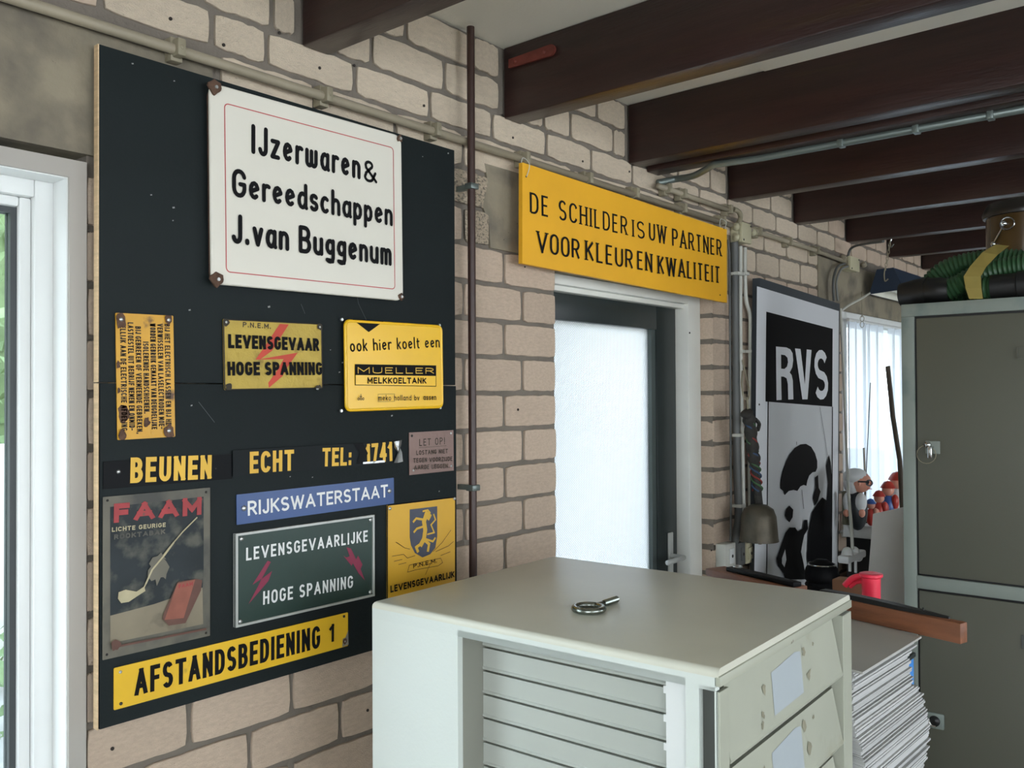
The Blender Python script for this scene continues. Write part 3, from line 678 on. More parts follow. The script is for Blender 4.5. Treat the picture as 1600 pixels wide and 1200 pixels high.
# ------------------------------------------------------------------ window 2 (far, with curtains)
w2 = bpy.data.objects.new('window_2', None); COL.objects.link(w2); struct(w2)
a, b, z0, z1 = O2[0], O2[1], zr(-.62), zr(.385)
for lo, hi in (((a, WY-.004, z0), (a+.06, WY+.08, z1)), ((b-.06, WY-.004, z0), (b, WY+.08, z1)), ((a+.06, WY-.004, z1-.06), (b-.06, WY+.08, z1)), ((a+.06, WY-.004, z0), (b-.06, WY+.08, z0+.05)), ((5.62, WY, z0+.05), (5.69, WY+.08, z1-.06))): B('frame', lo, hi, whiteF, w2, .003)
B('pane', (a+.06, WY+.05, z0+.05), (b-.06, WY+.056, z1-.06), glassM, w2)
B('window_sill', (a-.03, WY-.24, z0-.03), (b, WY+.02, z0), whiteF, w2, .004)
def curtain(x0, x1, label, ph):
    bm = new(); n = int((x1-x0)/.008); top = zr(.335); bot = zr(-.6)
    rows = 8; V = []
    for r in range(rows+1):
        z = top+(bot-top)*r/rows
        V.append([bm.verts.new((x0+(x1-x0)*k/n, WY-.03+.013*math.sin(k*.55+ph+.35*math.sin(r*.3))+.006*math.sin(k*.23), z)) for k in range(n+1)])
    for r in range(rows):
        for k in range(n): bm.faces.new((V[r][k], V[r][k+1], V[r+1][k+1], V[r+1][k]))
    tag(ob('curtain', bm, curtM, smooth=True), label, 'curtain', 'sheer curtains at the far window')
xg = PY(1384, 700, WY-.03).x
curtain(O2[0]+.02, xg-.06, 'white sheer curtain beside the black and white poster', 0)
curtain(xg+.09, 6.6, 'white sheer curtain running behind the grey locker', 1.7)
T_('rail', [(O2[0], WY-.03, zr(.34)), (6.65, WY-.03, zr(.34))], .008, whiteF, w2)

# ------------------------------------------------------------------ garden outside
g = B('ground_outside', (-14, WY+.28, -.25), (30, 34, -.15), mat('pale_paving', (176, 172, 166), .9, var=.12, vscale=2)); struct(g)
B('garden_path', (-6, 2.6, -.15), (12, 4.2, -.13), fenceM)
bpy.data.objects['garden_path']['kind'] = 'structure'
tag(B('garden_wall', (-12, 6.2, -.15), (9, 6.4, 1.35), fenceM), 'pale low garden wall outside the left window', 'garden wall')
rl = random.Random(5); bm = new()
for k in range(9000):
    c = Vector((rl.uniform(-6, 9), 7.2+rl.uniform(-.7, .9), rl.uniform(.2, 4.6))); s = rl.uniform(.05, .12)
    a_ = Vector((rl.uniform(-1, 1), rl.uniform(-1, 1), rl.uniform(-1, 1))).normalized(); b_ = a_.orthogonal().normalized()
    bm.faces.new([bm.verts.new(c+a_*s), bm.verts.new(c+b_*s*.5), bm.verts.new(c-a_*s), bm.verts.new(c-b_*s*.5)])
box(bm, (-6, 7.6, 0), (9, 7.9, 4.3))
o = ob('hedge', bm, leafM); tag(o, 'sunlit leafy green hedge seen through the left window', 'hedge'); o['kind'] = 'stuff'
bm = new()
for k in range(2500):
    c = Vector((rl.uniform(-4, 3), rl.uniform(4.6, 6.1), rl.uniform(-.1, .5))); s = rl.uniform(.04, .1)
    a_ = Vector((rl.uniform(-1, 1), rl.uniform(-1, 1), rl.uniform(0, 1))).normalized(); b_ = a_.orthogonal().normalized()
    bm.faces.new([bm.verts.new(c+a_*s), bm.verts.new(c+b_*s*.4), bm.verts.new(c-a_*s), bm.verts.new(c-b_*s*.4)])
o = ob('low_shrubs', bm, leafM); tag(o, 'low green border plants below the garden wall', 'plants'); o['kind'] = 'stuff'

# ================================================================== THE SIGN BOARD
BO = .032
bq = [PY(x, y, WY-BO) for x, y in ((152, 65), (711, 237), (712, 905), (157, 1140))]
bx0, bx1 = (bq[0].x+bq[3].x)/2, (bq[1].x+bq[2].x)/2; bz1 = (bq[0].z+bq[1].z)/2; bz0 = bq[3].z
bd = empty('sign_board', (bx0, WY-BO, bz0), 'large dark grey board screwed to the brick wall behind the enamel signs', 'board')
zj = PY(157, 598, WY-BO).z
B('upper_panel', (0, 0, zj-bz0+.001), (bx1-bx0, .014, bz1-bz0), boardM, bd, .001)
B('lower_panel', (.002, 0, 0), (bx1-bx0+.002, .014, zj-bz0-.001), boardM, bd, .001)
for i, (za, zb_) in enumerate(((zj-bz0+.001, bz1-bz0), (0, zj-bz0-.001))):
    B('plywood_edge', (-.002, .0005, za), (0, .014, zb_), plyM, bd)
for x in (.03, bx1-bx0-.07): B('batten', (x, .014, .02), (x+.04, BO, bz1-bz0-.02), plyM, bd)
bm = new()
for (px, py) in ((207, 100), (272, 127), (271, 325), (270, 345), (296, 485), (299, 634), (660, 245), (535, 567), (516, 547), (530, 582), (453, 745), (488, 746), (686, 768), (612, 650), (250, 640), (236, 305), (640, 800), (420, 480), (700, 240)):
    p = PY(px, py, WY-BO); r = random.uniform(.0012, .0026)
    ribbon(bm, [(p.x-bx0-r, p.z-bz0), (p.x-bx0+r, p.z-bz0+r*.6)], lambda d: r*1.3, -.0006)
o = ob('screw_holes', bm, mat('pale_filler', (150, 152, 150), .7), bd); o['kind'] = 'stuff'
for q in ([(556, 455), (560, 475), (572, 500)], [(310, 628), (335, 660)], [(470, 475), (476, 490)]):
    bm = new(); ribbon(bm, [(PY(x, y, WY-BO).x-bx0, PY(x, y, WY-BO).z-bz0) for x, y in q], lambda d: .0008, -.0006)
    ob('scratch', bm, mat('scratch_grey', (84, 90, 92), .7), bd)

GRP = 'old enamel and metal signs on the board'
# 1 white enamel sign
s = Sign('enamel_sign', 'large white enamel sign with brush lettering Ijzerwaren at the top of the board', [(331, 132), (626, 212), (630, 469), (331, 441)], BO+.022, .0015, enamelW, GRP, corner=.016)
bm = new()   # rolled rim
P = rr(.002, .002, s.w-.002, s.h-.002, .015); tube(bm, [(x, .004, z) for x, z in P], .0045, 8, closed=True); ob('rolled_rim', bm, enamelW, s.root, smooth=True)
bm = new(); prism(bm, rr(.004, .004, s.w-.004, s.h-.004, .014), .006, .02); ob('back_flange', bm, rustM, s.root)
for (u, v) in ((.008, s.h-.006), (s.w-.006, s.h-.006), (s.w-.008, .006), (.008, .006)):
    bm = new(); rn = random.Random(int(u*9999)); rad = .014 if u < .1 else .007
    prism(bm, [(u+rad*(1+rn.uniform(-.35, .3))*math.cos(t*PI/7), v+rad*(1+rn.uniform(-.35, .3))*math.sin(t*PI/7)) for t in range(14)], -.005, -.001); ob('rusty_corner', bm, rustM, s.root)
    lx = new(); lathe(lx, [(0, 0), (.003, 0), (.0035, .002), (0, .002)], 8); so = ob('screw', lx, screwM, s.root); so.rotation_euler = (-PI/2, 0, 0); so.location = (u, -.007, v)
lw = .0018
a = [s.L(351, 158), s.L(614, 234), s.L(617, 454), s.L(353, 422)]
x0, x1, z0, z1 = (a[0][0]+a[3][0])/2, (a[1][0]+a[2][0])/2, (a[3][1]+a[2][1])/2, (a[0][1]+a[1][1])/2
rp = rr(x0, z0, x1, z1, .008); s.line(rp+[rp[0]], lw, inkRed, 'red_border', raw=True)
s.text('IJzerwaren', (392, 240), (563, 281), (392, 193), .155, inkK, style='round', track=.16)
s.text('&', (568, 284), (589, 287), (568, 249), .13, inkK, style='round')
s.text('Gereedschappen', (362, 307), (613, 354), (362, 262), .155, inkK, style='round', track=.13)
s.text('J.van Buggenum', (361, 380), (611, 416), (361, 333), .16, inkK, style='round', track=.13)

# 2 rotated, rusted yellow warning sign
s = Sign('warning_sign', 'narrow rusted yellow sign hung sideways with eight lines of black print', [(180, 489), (270.5, 493), (274, 683), (184, 687)], BO+.004, .0015, yRust, GRP, corner=.002)
lines = ['BIJ HET ELECTRISCH LASSEN EN BIJ HET', 'VERWISSELEN VAN LASELECTRODEN MOE-', 'WORDEN GEBRUIK GEMAAKT VAN DEUGDELIJKE', 'ISOLERENDE HANDSCHOENEN.', 'BIJ GEBREKEN OF VERMEENDE GEBREKEN,', 'LASTOESTEL UIT BEDRIJF NEMEN EN ONMID-', 'DELLIJK AAN DE ELECTRISCHE AFDELING']
bm = new(); n = len(lines)
tm = new()
for i, t in enumerate(lines):
    hh = s.w*.098; xx = s.w*(.885-.128*i); L0 = .86 if i != 3 else .58
    st = s.h*(.93 if i not in (3, 4) else (.78 if i == 3 else .9)); 
    b1 = new(); text(b1, t, (0, 0), (s.h*L0, 0), hh, .2, 0, track=.2)
    for v in b1.verts: v.co = Vector((xx+v.co.z-hh/2, 0, st-v.co.x))   # rotate so the line reads downwards, top of letters to the right
    me = bpy.data.meshes.new('t'); b1.to_mesh(me); b1.free(); tm.from_mesh(me); bpy.data.meshes.remove(me)
for v in tm.verts: v.co.y = -.0004
bmesh.ops.reverse_faces(tm, faces=tm.faces[:]) if False else None
ob('lettering', tm, inkFade, s.root)
def chip(s, cx, cy, rad, seed, m=rustM, n=12, asp=1.6, name='rust_patch'):
    rn = random.Random(seed); u, v = s.L(cx, cy)
    s.poly([(min(s.w, max(0, u+rad*(1+rn.uniform(-.3, .3))*math.cos(2*PI*t/n))), min(s.h, max(0, v+asp*rad*(1+rn.uniform(-.3, .3))*math.sin(2*PI*t/n)))) for t in range(n)], m, name, raw=True)
for i, (x, y, r) in enumerate(((193, 645, .009), (184, 570, .004), (229, 660, .0055), (264, 675, .009), (188, 500, .009), (262, 499, .006), (190, 680, .006), (184, 610, .003))): chip(s, x, y, r, i)
for q in ((189, 499), (263, 500), (264, 673)): s.screw(q, r=.0045)

# 3 embossed yellow-brass high-voltage plate
s = Sign('warning_sign', 'dull yellow embossed plate with black letters and a red lightning flash', [(348, 498), (503, 506), (504, 606.5), (350.5, 610)], BO+.004, .0015, brass, GRP, corner=.003)
bm = new(); tube(bm, [(x, -.0003, z) for x, z in rr(.001, .001, s.w-.001, s.h-.001, .003)], .0012, 6, closed=True); ob('dark_edge', bm, inkFade, s.root)
s.poly([(437, 506), (451, 507), (425, 548), (407, 561), (465, 551), (450, 572), (441, 588), (420, 606), (419, 598), (431, 582), (443, 561), (399, 562), (411, 545)], redBolt, 'lightning_flash')
s.text('P.N.E.M.', (379, 511), (423, 514), (379, 503), .2, inkFade)
s.text('LEVENSGEVAAR', (356, 544), (498, 549), (356, 522), .24, inkK, track=.14)
s.text('HOGE SPANNING', (355, 587), (503, 586), (355, 565), .24, inkK, track=.14)
for i, q in enumerate(((353, 503.5), (499, 511), (357, 605), (496, 607))):
    chip(s, q[0], q[1], .007, 30+i, inkFade, asp=1, name='dark_corner'); s.screw(q)

# 4 yellow cooling tank sign with a dark notch
s = Sign('enamel_sign', 'glossy bright yellow enamel sign with rounded corners reading ook hier koelt een', [(539, 500.5), (691, 508), (692.5, 637.5), (540.5, 642)], BO+.012, .0015, yEn, GRP, corner=.012)
bm = new(); tube(bm, [(x, .002, z) for x, z in rr(.002, .002, s.w-.002, s.h-.002, .011)], .0035, 8, closed=True); ob('rolled_rim', bm, yEn, s.root, smooth=True)
B('spacer', (.02, .0015, .02), (s.w-.02, .012, s.h-.02), rustM, s.root)
s.poly([(550, 498.5), (600, 501.5), (576, 519)], blackGl, 'black_notch')
s.text('ook hier koelt een', (547, 550), (687, 543), (547, 530), .13, inkK, style='round', track=.17)
s.poly([(554, 569), (681, 571), (681, 604), (554, 602)], inkK, 'black_box')
s.poly([(555, 586), (680, 587.5), (680, 603), (555, 601)], yEn, 'yellow_field')
s.text('MUELLER', (558, 583.5), (677, 584), (558, 573.5), .14, yInk, track=.2)
s.text('MELKKOELTANK', (573, 599.5), (665, 599.5), (573, 589.5), .22, inkK, track=.18)
s.text('meko holland bv', (590, 626), (654, 625.5), (590, 617), .12, inkK, track=.2)
s.text('assen', (660, 625), (680, 625), (660, 616), .14, inkK, track=.2)
a0 = s.L(589, 616); a1 = s.L(615, 627)
s.line([(a0[0], a0[1]), (a1[0], a0[1]), (a1[0], a1[1]), (a0[0], a1[1]), (a0[0], a0[1])], .0006, inkK, 'logo_box', raw=True)
u, v = s.L(562, 621)
bm = new(); yy = s.lift()
for dx, r0 in ((-.006, .0022), (0, .0022), (.006, .0022)): ribbon(bm, [(u+dx+r0*math.cos(t), v-.003+r0*math.sin(t)) for t in [k*PI/6 for k in range(13)]], lambda d: .0013, yy)
ribbon(bm, [(u, v), (u, v+.007)], lambda d: .0016, yy); ribbon(bm, [(u-.003, v+.002), (u+.003, v+.002)], lambda d: .0014, yy)
ob('emblem', bm, inkK, s.root)
for q in ((537, 499), (689.5, 508), (536, 642), (690.5, 637)):
    u, v = s.L(*q); lx = new(); lathe(lx, [(0, 0), (.003, 0), (.0035, .002), (.0035, .003), (0, .003)], 10); so = ob('screw', lx, screwM, s.root); so.rotation_euler = (-PI/2, 0, 0); so.location = (u, .004, v)

# 5 telephone strips
s = Sign('name_strip', 'glossy black enamel strip reading BEUNEN in yellow', [(161.5, 721), (363, 710), (363, 748), (161.5, 764.5)], BO+.003, .0012, blackGl, GRP, corner=.001)
s.text('BEUNEN', (203, 755), (330, 748), (203, 715), .19, yInk, track=.2)
s.screw((185, 737)); s.screw((337, 732), screwD, r=.0015)
s = Sign('name_strip', 'dark satin strip reading ECHT TEL 1741 with a bent bare metal right end', [(364, 704.5), (627.5, 688), (627.5, 722), (364, 745.5)], BO+.006, .0012, darkStrip, GRP, corner=.001)
s.text('ECHT', (390, 740), (459, 735), (390, 706), .19, yInk, track=.2)
s.text('TEL:', (503, 729), (549, 727), (503, 700), .19, yInk, track=.16)
s.text('1741', (571, 725), (613, 720), (571, 694), .19, yInk, track=.18)
bm = new(); rn = random.Random(2); pts = [(612, 690), (620, 688.5), (627, 687.5), (626, 695), (622, 700), (625, 706), (627, 721), (620, 723), (613, 723), (616, 716), (619, 706), (615, 699)]
y_ = s.lift()
f0 = [bm.verts.new((s.L(*p)[0], y_-rn.uniform(0, .006), s.L(*p)[1])) for p in pts]; c_ = bm.verts.new((s.L(619, 705)[0], y_-.006, s.L(619, 705)[1]))
for i in range(len(f0)): bm.faces.new((f0[i], f0[(i+1) % len(f0)], c_))
o = ob('bent_bare_end', bm, silverM, s.root); o['label'] = 'crumpled bare metal end'
s.poly([(551, 693), (566, 692), (574, 708), (567, 724), (556, 725), (562, 708)], blackGl, 'dent'); s.poly([(566, 722), (600, 719), (600, 722.5), (566, 725)], silverM, 'bare_edge')
s.screw((625, 693), r=.003)

# 6 small engraved plate
s = Sign('engraved_plate', 'small brown engraved plate reading LET OP at the right edge of the board', [(639, 676), (708.5, 672), (709, 735.5), (640, 742)], BO+.003, .0015, copperE, GRP, corner=.001)
s.text('LET OP!', (655, 697), (695, 694), (655, 686), .13, inkFade, track=.3)
s.line([(654, 699.5), (697, 696.5)], .0006, inkFade, 'underline')
for t, a, b, tp in (('LOSTANG NIET', (650, 711), (699, 708), (650, 704)), ('TEGEN VOORZIJDE', (645, 723), (706, 720), (645, 716)), ('AARDE LEGGEN.', (646, 734), (701, 731), (646, 727))): s.text(t, a, b, tp, .17, inkFade, track=.25)
for q, m in (((643.5, 681), screwD), ((704.5, 677), screwM), ((646, 735), screwM), ((705, 728), screwM)): s.screw(q, m, r=.003)

# 7 blue Rijkswaterstaat strip
s = Sign('enamel_sign', 'blue enamel strip reading RIJKSWATERSTAAT in white', [(369.5, 773.5), (615.5, 746), (615.5, 786), (370, 821)], BO+.003, .0015, blueE, GRP, corner=.001)
s.text('RIJKSWATERSTAAT', (387, 806), (606, 776.5), (387, 783), .17, whiteInk, track=.13)
s.screw((381, 794), r=.0055); s.screw((608, 767), r=.0055)

# 8 green danger plate with raised rim
s = Sign('warning_sign', 'dark green plate with aluminium rim, red flashes and HOGE SPANNING in white', [(366.5, 833), (584, 805), (584, 931), (368, 980.5)], BO+.008, .003, greenE, GRP, corner=.001)
t = .0045
bm = new(); 
for lo, hi in (((0, -.003, 0), (s.w, .006, t)), ((0, -.003, s.h-t), (s.w, .006, s.h)), ((0, -.003, t), (t, .006, s.h-t)), ((s.w-t, -.003, t), (s.w, .006, s.h-t))): box(bm, lo, hi)
ob('raised_rim', bm, alu, s.root)
s.text('LEVENSGEVAARLIJKE', (384, 876), (574, 846), (384, 856), .17, whiteInk, y=-.001, track=.26)
s.text('HOGE SPANNING', (410.5, 945), (551, 918), (410.5, 924), .16, whiteInk, y=-.001, track=.26)
s.poly([(418, 876), (423, 878), (408, 905), (425, 892), (419, 908), (388, 944), (403, 916), (409, 904), (394, 914)], redBolt2, 'lightning_flash')
s.poly([(541, 855), (548, 857), (556, 874), (559, 868), (566, 882), (563, 889), (570, 907), (560, 896), (551, 880), (549, 884), (536, 868), (541, 871), (546, 869)], redBolt2, 'lightning_flash')
for q in ((377, 842), (578.5, 812), (578.5, 925), (375, 971)): s.screw(q, r=.0045)

# 9 weathered tobacco sign
s = Sign('tobacco_sign', 'weathered tin sign headed FAAM with a clay pipe and a red packet', [(161, 776.5), (328.5, 762), (328, 993), (160.5, 1032)], BO+.004, .0015, faamM, GRP, corner=.001)
s.poly([(172, 792), (318, 776), (318, 900), (316, 925), (240, 944), (172, 962)], faamD, 'dark_field')
s.poly([(172, 962), (240, 944), (316, 918), (317, 975), (172, 1005)], faamT, 'sand_field')
s.text('FAAM', (177, 817), (314, 804), (177, 787), .28, faamR, track=.2)
s.text('LICHTE GEURIGE', (174, 831), (258, 823), (174, 824), .22, faamC, track=.2)
s.text('ROOKTABAK', (177, 843), (257, 834), (177, 835), .28, faamM, track=.2)
s.line([(307, 808), (285, 830), (262, 857), (245, 880), (232, 900), (222, 922)], .0022, faamC, 'pipe_stem')
s.poly([(224, 916), (226, 923), (215, 930), (200, 940), (188, 942), (183, 935), (184, 925), (195, 921), (212, 924)], faamC, 'pipe_bowl')
rn = random.Random(9); u0, v0 = s.L(247, 888)
s.poly([(u0+.02*(1+rn.uniform(-.45, .4))*math.cos(k*PI/9), v0+.025*(1+rn.uniform(-.45, .4))*math.sin(k*PI/9)) for k in range(18)], faamM, 'worn_patch', raw=True)
s.line([(270, 847), (256, 866), (236, 890), (226, 912)], .003, faamC, 'pipe_stem')
s.poly([(276, 909), (304, 904), (314, 906), (312, 922), (288, 973), (262, 977), (252, 966), (254, 958)], faamO2, 'packet_side')
s.poly([(275, 911), (303, 905), (285, 965), (255, 968)], faamO, 'packet_front')
s.text('FAAM', (277, 919), (299, 914), (277, 913), .25, faamR, track=.2)
s.line([(177, 1010), (320, 982)], .0035, faamO2, 'base_line'); chip(s, 178, 1007, .0085, 77, faamO2, asp=1)
for q, m in (((168, 782), screwD), ((322, 769), screwD), ((167, 1023), screwD), ((322, 989), screwD), ((247, 888), screwM)): s.screw(q, m, r=.0022)

# 10 yellow strip at the bottom
s = Sign('enamel_sign', 'long yellow strip reading AFSTANDSBEDIENING 1 at the foot of the board', [(177.5, 1043), (544, 957.5), (543.5, 1009), (178.5, 1110)], BO+.003, .0015, ySt, GRP, corner=.002)
s.text('AFSTANDSBEDIENING', (210, 1088), (500, 1012), (210, 1046), .17, inkK, track=.2)
s.text('1', (514, 1004), (522, 1002), (514, 976), .17, inkK)
s.poly([(543.5, 985), (544, 1007), (534, 1011), (535, 998), (539, 996)], silverM, 'chipped_corner')
chip(s, 538, 1002, .005, 5, rustM, asp=1.2)
for q, m in (((188, 1050), alu), ((189, 1099.5), screwD), ((537.5, 963), screwD), ((538.5, 1002), screwM)): s.screw(q, m, r=.0028)

# 11 yellow plate with lion shield
s = Sign('warning_sign', 'yellow plate with a dark lion shield partly hidden behind the drawer cabinet', [(604.5, 789), (711.5, 776.5), (712, 940), (605, 966)], BO+.003, .0015, mat('yellow_plate_enamel', (212, 164, 44), .4, var=.06, vscale=10, spot=(150, 120, 50), sscale=20, sthr=.7), GRP, corner=.002)
bm = new(); tube(bm, [(x, -.0003, z) for x, z in rr(.0006, .0006, s.w-.0006, s.h-.0006, .003)], .0012, 6, closed=True); ob('dark_edge', bm, blackGl, s.root)
s.poly([(640, 796), (683, 791), (683, 838), (680, 856), (672, 866), (660, 871), (648, 864), (642, 852), (640, 840)], mat('shield_slate', (66, 70, 84), .5, var=.15, vscale=40), 'shield')
lion = mat('lion_gold', (214, 170, 50), .45, var=.1)
bm = new(); y_ = s.lift()
def LP(pts, w): ribbon(bm, [s.L(*p) for p in pts], lambda d: w, y_)
LP([(666, 803), (662, 815), (664, 828), (662, 842), (656, 853)], .012); LP([(664, 800), (671, 806), (668, 812)], .009); LP([(662, 812), (650, 810), (645, 816)], .005)
LP([(663, 822), (651, 826), (646, 832)], .005); LP([(662, 843), (670, 850), (668, 862)], .007); LP([(657, 850), (650, 855), (653, 863)], .007); LP([(667, 835), (678, 832), (673, 820), (680, 812), (677, 803)], .0035); LP([(664, 842), (676, 846), (680, 840)], .0045)
LP([(660, 799), (668, 797), (672, 802)], .004)
ob('lion', bm, lion, s.root)
bm = new(); y_ = s.lift()
for pts in ([(618, 847), (632, 856), (640, 858)], [(612, 869), (630, 866), (636, 872), (648, 868)], [(676, 862), (690, 848), (704, 828)], [(680, 862), (700, 853), (708, 846)], [(622, 882), (634, 879)], [(636, 894), (639, 883), (660, 878), (688, 872), (691, 879), (684, 884), (650, 890), (636, 894)], [(672, 880), (664, 898)], [(688, 868), (703, 862)], [(615, 877), (628, 874)]):
    ribbon(bm, [s.L(*p) for p in pts], lambda d: .0011, y_)
ob('laurel_drawing', bm, inkFade, s.root)
s.text('P.N.E.M.', (645, 888), (682, 879), (645, 881), .2, inkK, track=.15)
s.text('LEVENSGEVAARLIJK', (609, 926), (709, 902), (609, 915), .22, inkK, track=.15)
for q in ((609, 794.5), (710, 779)): s.screw(q, r=.004)

# ================================================================== yellow hanging sign above the door
s = Sign('hanging_sign', 'long yellow painted sign hung above the door, DE SCHILDER IS UW PARTNER', [(817.5, 265), (1136.5, 351), (1135, 466.5), (815, 420)], .05, .012, yFl, corner=.001, cat='sign')
s.text('DE SCHILDER', (828, 334), (980, 369), (828, 299), .15, inkK, style='serif', track=.27)
s.text('IS', (988, 371), (1007, 375), (988, 342), .15, inkK, style='serif', track=.27)
s.text('UW', (1014, 376), (1041, 382), (1014, 346), .15, inkK, style='serif', track=.27)
s.text('PARTNER', (1050, 386), (1127, 402), (1050, 356), .15, inkK, style='serif', track=.27)
s.text('VOOR', (838, 394), (905, 407), (838, 359), .15, inkK, style='serif', track=.22)
s.text('KLEUR', (914, 408), (988, 422), (914, 374), .15, inkK, style='serif', track=.24)
s.text('EN', (995, 422), (1018, 426), (995, 391), .15, inkK, style='serif', track=.27)
s.text('KWALITEIT', (1027, 429), (1124, 444), (1027, 398), .15, inkK, style='serif', track=.27)
for q in ((822, 276), (1131, 357), (820, 417), (1125, 461)): s.screw(q, screwD, r=.0025)
for q, dz in (((822, 276), .05), ((1131, 357), .035)):
    u, v = s.L(*q); T_('hanging_loop', smoothpath([(u, -.002, v), (u+.004, -.008, v+dz*.6), (u, .01, v+dz), (u-.004, .014, v+dz*.5), (u, .012, v)], 4), .0012, cabW, s.root, 6)

# ================================================================== RVS poster in a slate frame
s = Sign('framed_poster', 'tall black and white framed advertising poster reading RVS with umbrella silhouettes', [(1181, 441), (1310, 467), (1311.5, 930), (1189, 930)], .06, .028, frameK, corner=.001, cat='poster', partname='frame')
W_, H_ = s.w, s.h
iu0, iv1 = s.L(1182.5, 455); iu1 = W_*.985
s.poly([(iu0, W_*.02), (iu1, W_*.02), (iu1, H_-.034), (iu0, H_-.034)], posterW, 'poster_sheet', raw=True)
a = s.L(1195, 493); b = s.L(1300.5, 508); c = s.L(1300.5, 630); d = s.L(1197.5, 634)
x0, x1 = (a[0]+d[0])/2, (b[0]+c[0])/2; zt_, zb_ = (a[1]+b[1])/2, (c[1]+d[1])/2
s.poly([(x0, zb_), (x1, zb_), (x1, zt_), (x0, zt_)], posterK, 'black_panel', raw=True)
s.poly([(x0+.028, .02), (x1-.006, .02), (x1-.006, zb_), (x0+.028, zb_)], posterG, 'grey_field', raw=True)
s.line([(x0+.022, zb_), (x0+.022, .01)], .008, posterK, 'black_rule', raw=True)
s.line([(x1+.0, zb_), (x1+.0, .01)], .009, posterK, 'black_rule', raw=True)
s.poly([(1211.5, 541.5), (1228, 543), (1234, 546), (1237.5, 552), (1238.5, 563), (1237, 574), (1233, 582), (1236, 586), (1238, 595), (1238.7, 624), (1230.7, 624.3), (1230, 600), (1228, 591), (1223.5, 588.5), (1219.5, 588.3), (1220.3, 624.8), (1212.3, 625.3)], posterW, 'lettering')
s.poly([(1219.3, 554), (1225.5, 555), (1229.3, 559), (1230.2, 566), (1228.5, 573), (1224.5, 576.5), (1219.5, 576)], posterK, 'letter_counter')
s.poly([(1241, 544.5), (1249.6, 545.3), (1256.3, 600), (1259.3, 546), (1266.8, 547), (1260.5, 624), (1252.5, 624)], posterW, 'lettering')
s.text('S', (1271.5, 625), (1293, 624), (1271.5, 546), .17, posterW)
s.poly([(1217.5, 763), (1218, 750), (1221, 736), (1226, 722), (1232, 710), (1240, 700), (1249, 694.5), (1258, 693.5), (1266, 698), (1272, 708), (1275.5, 720), (1275.5, 731), (1273, 737), (1268, 738), (1263, 743), (1260, 751), (1258.5, 759), (1254, 757.5), (1249, 760), (1244.5, 767), (1238, 765.5), (1231, 767), (1226, 772), (1224.5, 773.5), (1222, 767)], posterK, 'umbrella')
s.line([(1243, 695), (1243, 690)], .005, posterK); s.line([(1251, 765), (1254, 795)], .004, posterK, 'umbrella_handle')
s.line([(1279, 636), (1288, 690), (1291, 712)], .003, posterK, 'cord')
s.poly([(1289, 728), (1293, 710), (1296, 722), (1298, 745), (1297, 830), (1298, 905), (1262, 905), (1259, 870), (1261, 830), (1267, 800), (1274, 788), (1283, 777), (1290, 782), (1292, 755)], posterK, 'man_silhouette')
s.poly([(1270, 770), (1272, 762), (1271, 746), (1276, 742), (1277, 762), (1280, 768), (1276, 782), (1271, 790), (1268, 778)], posterK, 'hat_silhouette')
s.poly([(1224, 805), (1226, 795), (1231, 790), (1237, 796), (1236, 808), (1231, 816), (1227, 812)], posterK, 'woman_head')
s.poly([(1225, 832), (1231, 824), (1240, 824), (1244, 830), (1252, 826), (1254, 812), (1259, 812), (1260, 826), (1254, 836), (1251, 850), (1249, 862), (1253, 880), (1257, 905), (1224, 905), (1222, 896), (1213, 884), (1211, 872), (1220, 846)], posterK, 'woman_silhouette')
s.poly([(1219, 872), (1224, 858), (1226, 874), (1223, 886), (1219, 880)], posterG, 'grey_gap')
for q in ((1186, 632),): s.screw(q, screwD, r=.004)

# ================================================================== pipes and wiring on the brick wall
def clip(p, par, r=.011, vert=False):
    bm = new(); e = .008
    if vert: box(bm, (p[0]-r-.004, -.0, p[2]-e), (p[0]+r+.004, 0, p[2]+e))
    bm.free(); bm = new()
    if not vert:
        box(bm, (p[0]-e, p[1]-r-.006, p[2]-r-.004), (p[0]+e, WY, p[2]+r+.005), .003)
        box(bm, (p[0]-e*1.4, p[1]+.002, p[2]-r-.010), (p[0]+e*1.4, WY, p[2]+r+.010), .002)
        ell(bm, (p[0], p[1]-r-.006, p[2]), (.004, .002, .004), 8)
    else:
        box(bm, (p[0]-r-.005, p[1]-r-.004, p[2]-e*.7), (p[0]+r+.005, WY, p[2]+e*.7), .002)
    return ob('clip', bm, clipM if not vert else cabW, par, auto=30)
PYc = WY-.026
zc = zr(.612)
c1 = empty('conduit', (0, PYc, zc), 'long beige conduit clipped along the brick wall above the board', 'conduit')
def loc(par, pts): return [Vector(p)-par.location for p in pts]
zc = PY(508, 150, PYc).z
bm = new(); tube(bm, loc(c1, [(-1.0, PYc, zc), (PY(1142, 352, PYc).x, PYc, zc-.004)]), .0095, 10); ob('pipe', bm, pipeG, c1, auto=50)
for q in ((277, 76), (508, 150), (679, 209), (819, 254), (918, 285), (991, 309), (1066, 332), (1127, 349)):
    p = PY(*q, PYc); o = clip((p.x, PYc, zc), c1); o.location = -c1.location
c2 = empty('conduit', (PY(1030, 285).x, PYc, PY(1030, 285).z), 'short upper conduit above the right half of the yellow hanging sign', 'conduit')
zu = PY(1065, 303, PYc).z
bm = new(); tube(bm, loc(c2, [(PY(1028, 290, PYc).x, PYc, zu), (PY(1142, 326, PYc).x, PYc, zu)]), .009, 10); ob('pipe', bm, pipeG, c2, auto=50)
for q in ((1042, 293), (1066, 303), (1138, 326)):
    p = PY(*q, PYc); o = clip((p.x, PYc, zu), c2); o.location = -c2.location
c3 = empty('conduit', (PY(1170, 364).x, PYc, PY(1170, 364).z), 'beige conduit between the two junction boxes past the poster top', 'conduit')
zq = PY(1232, 378, PYc).z
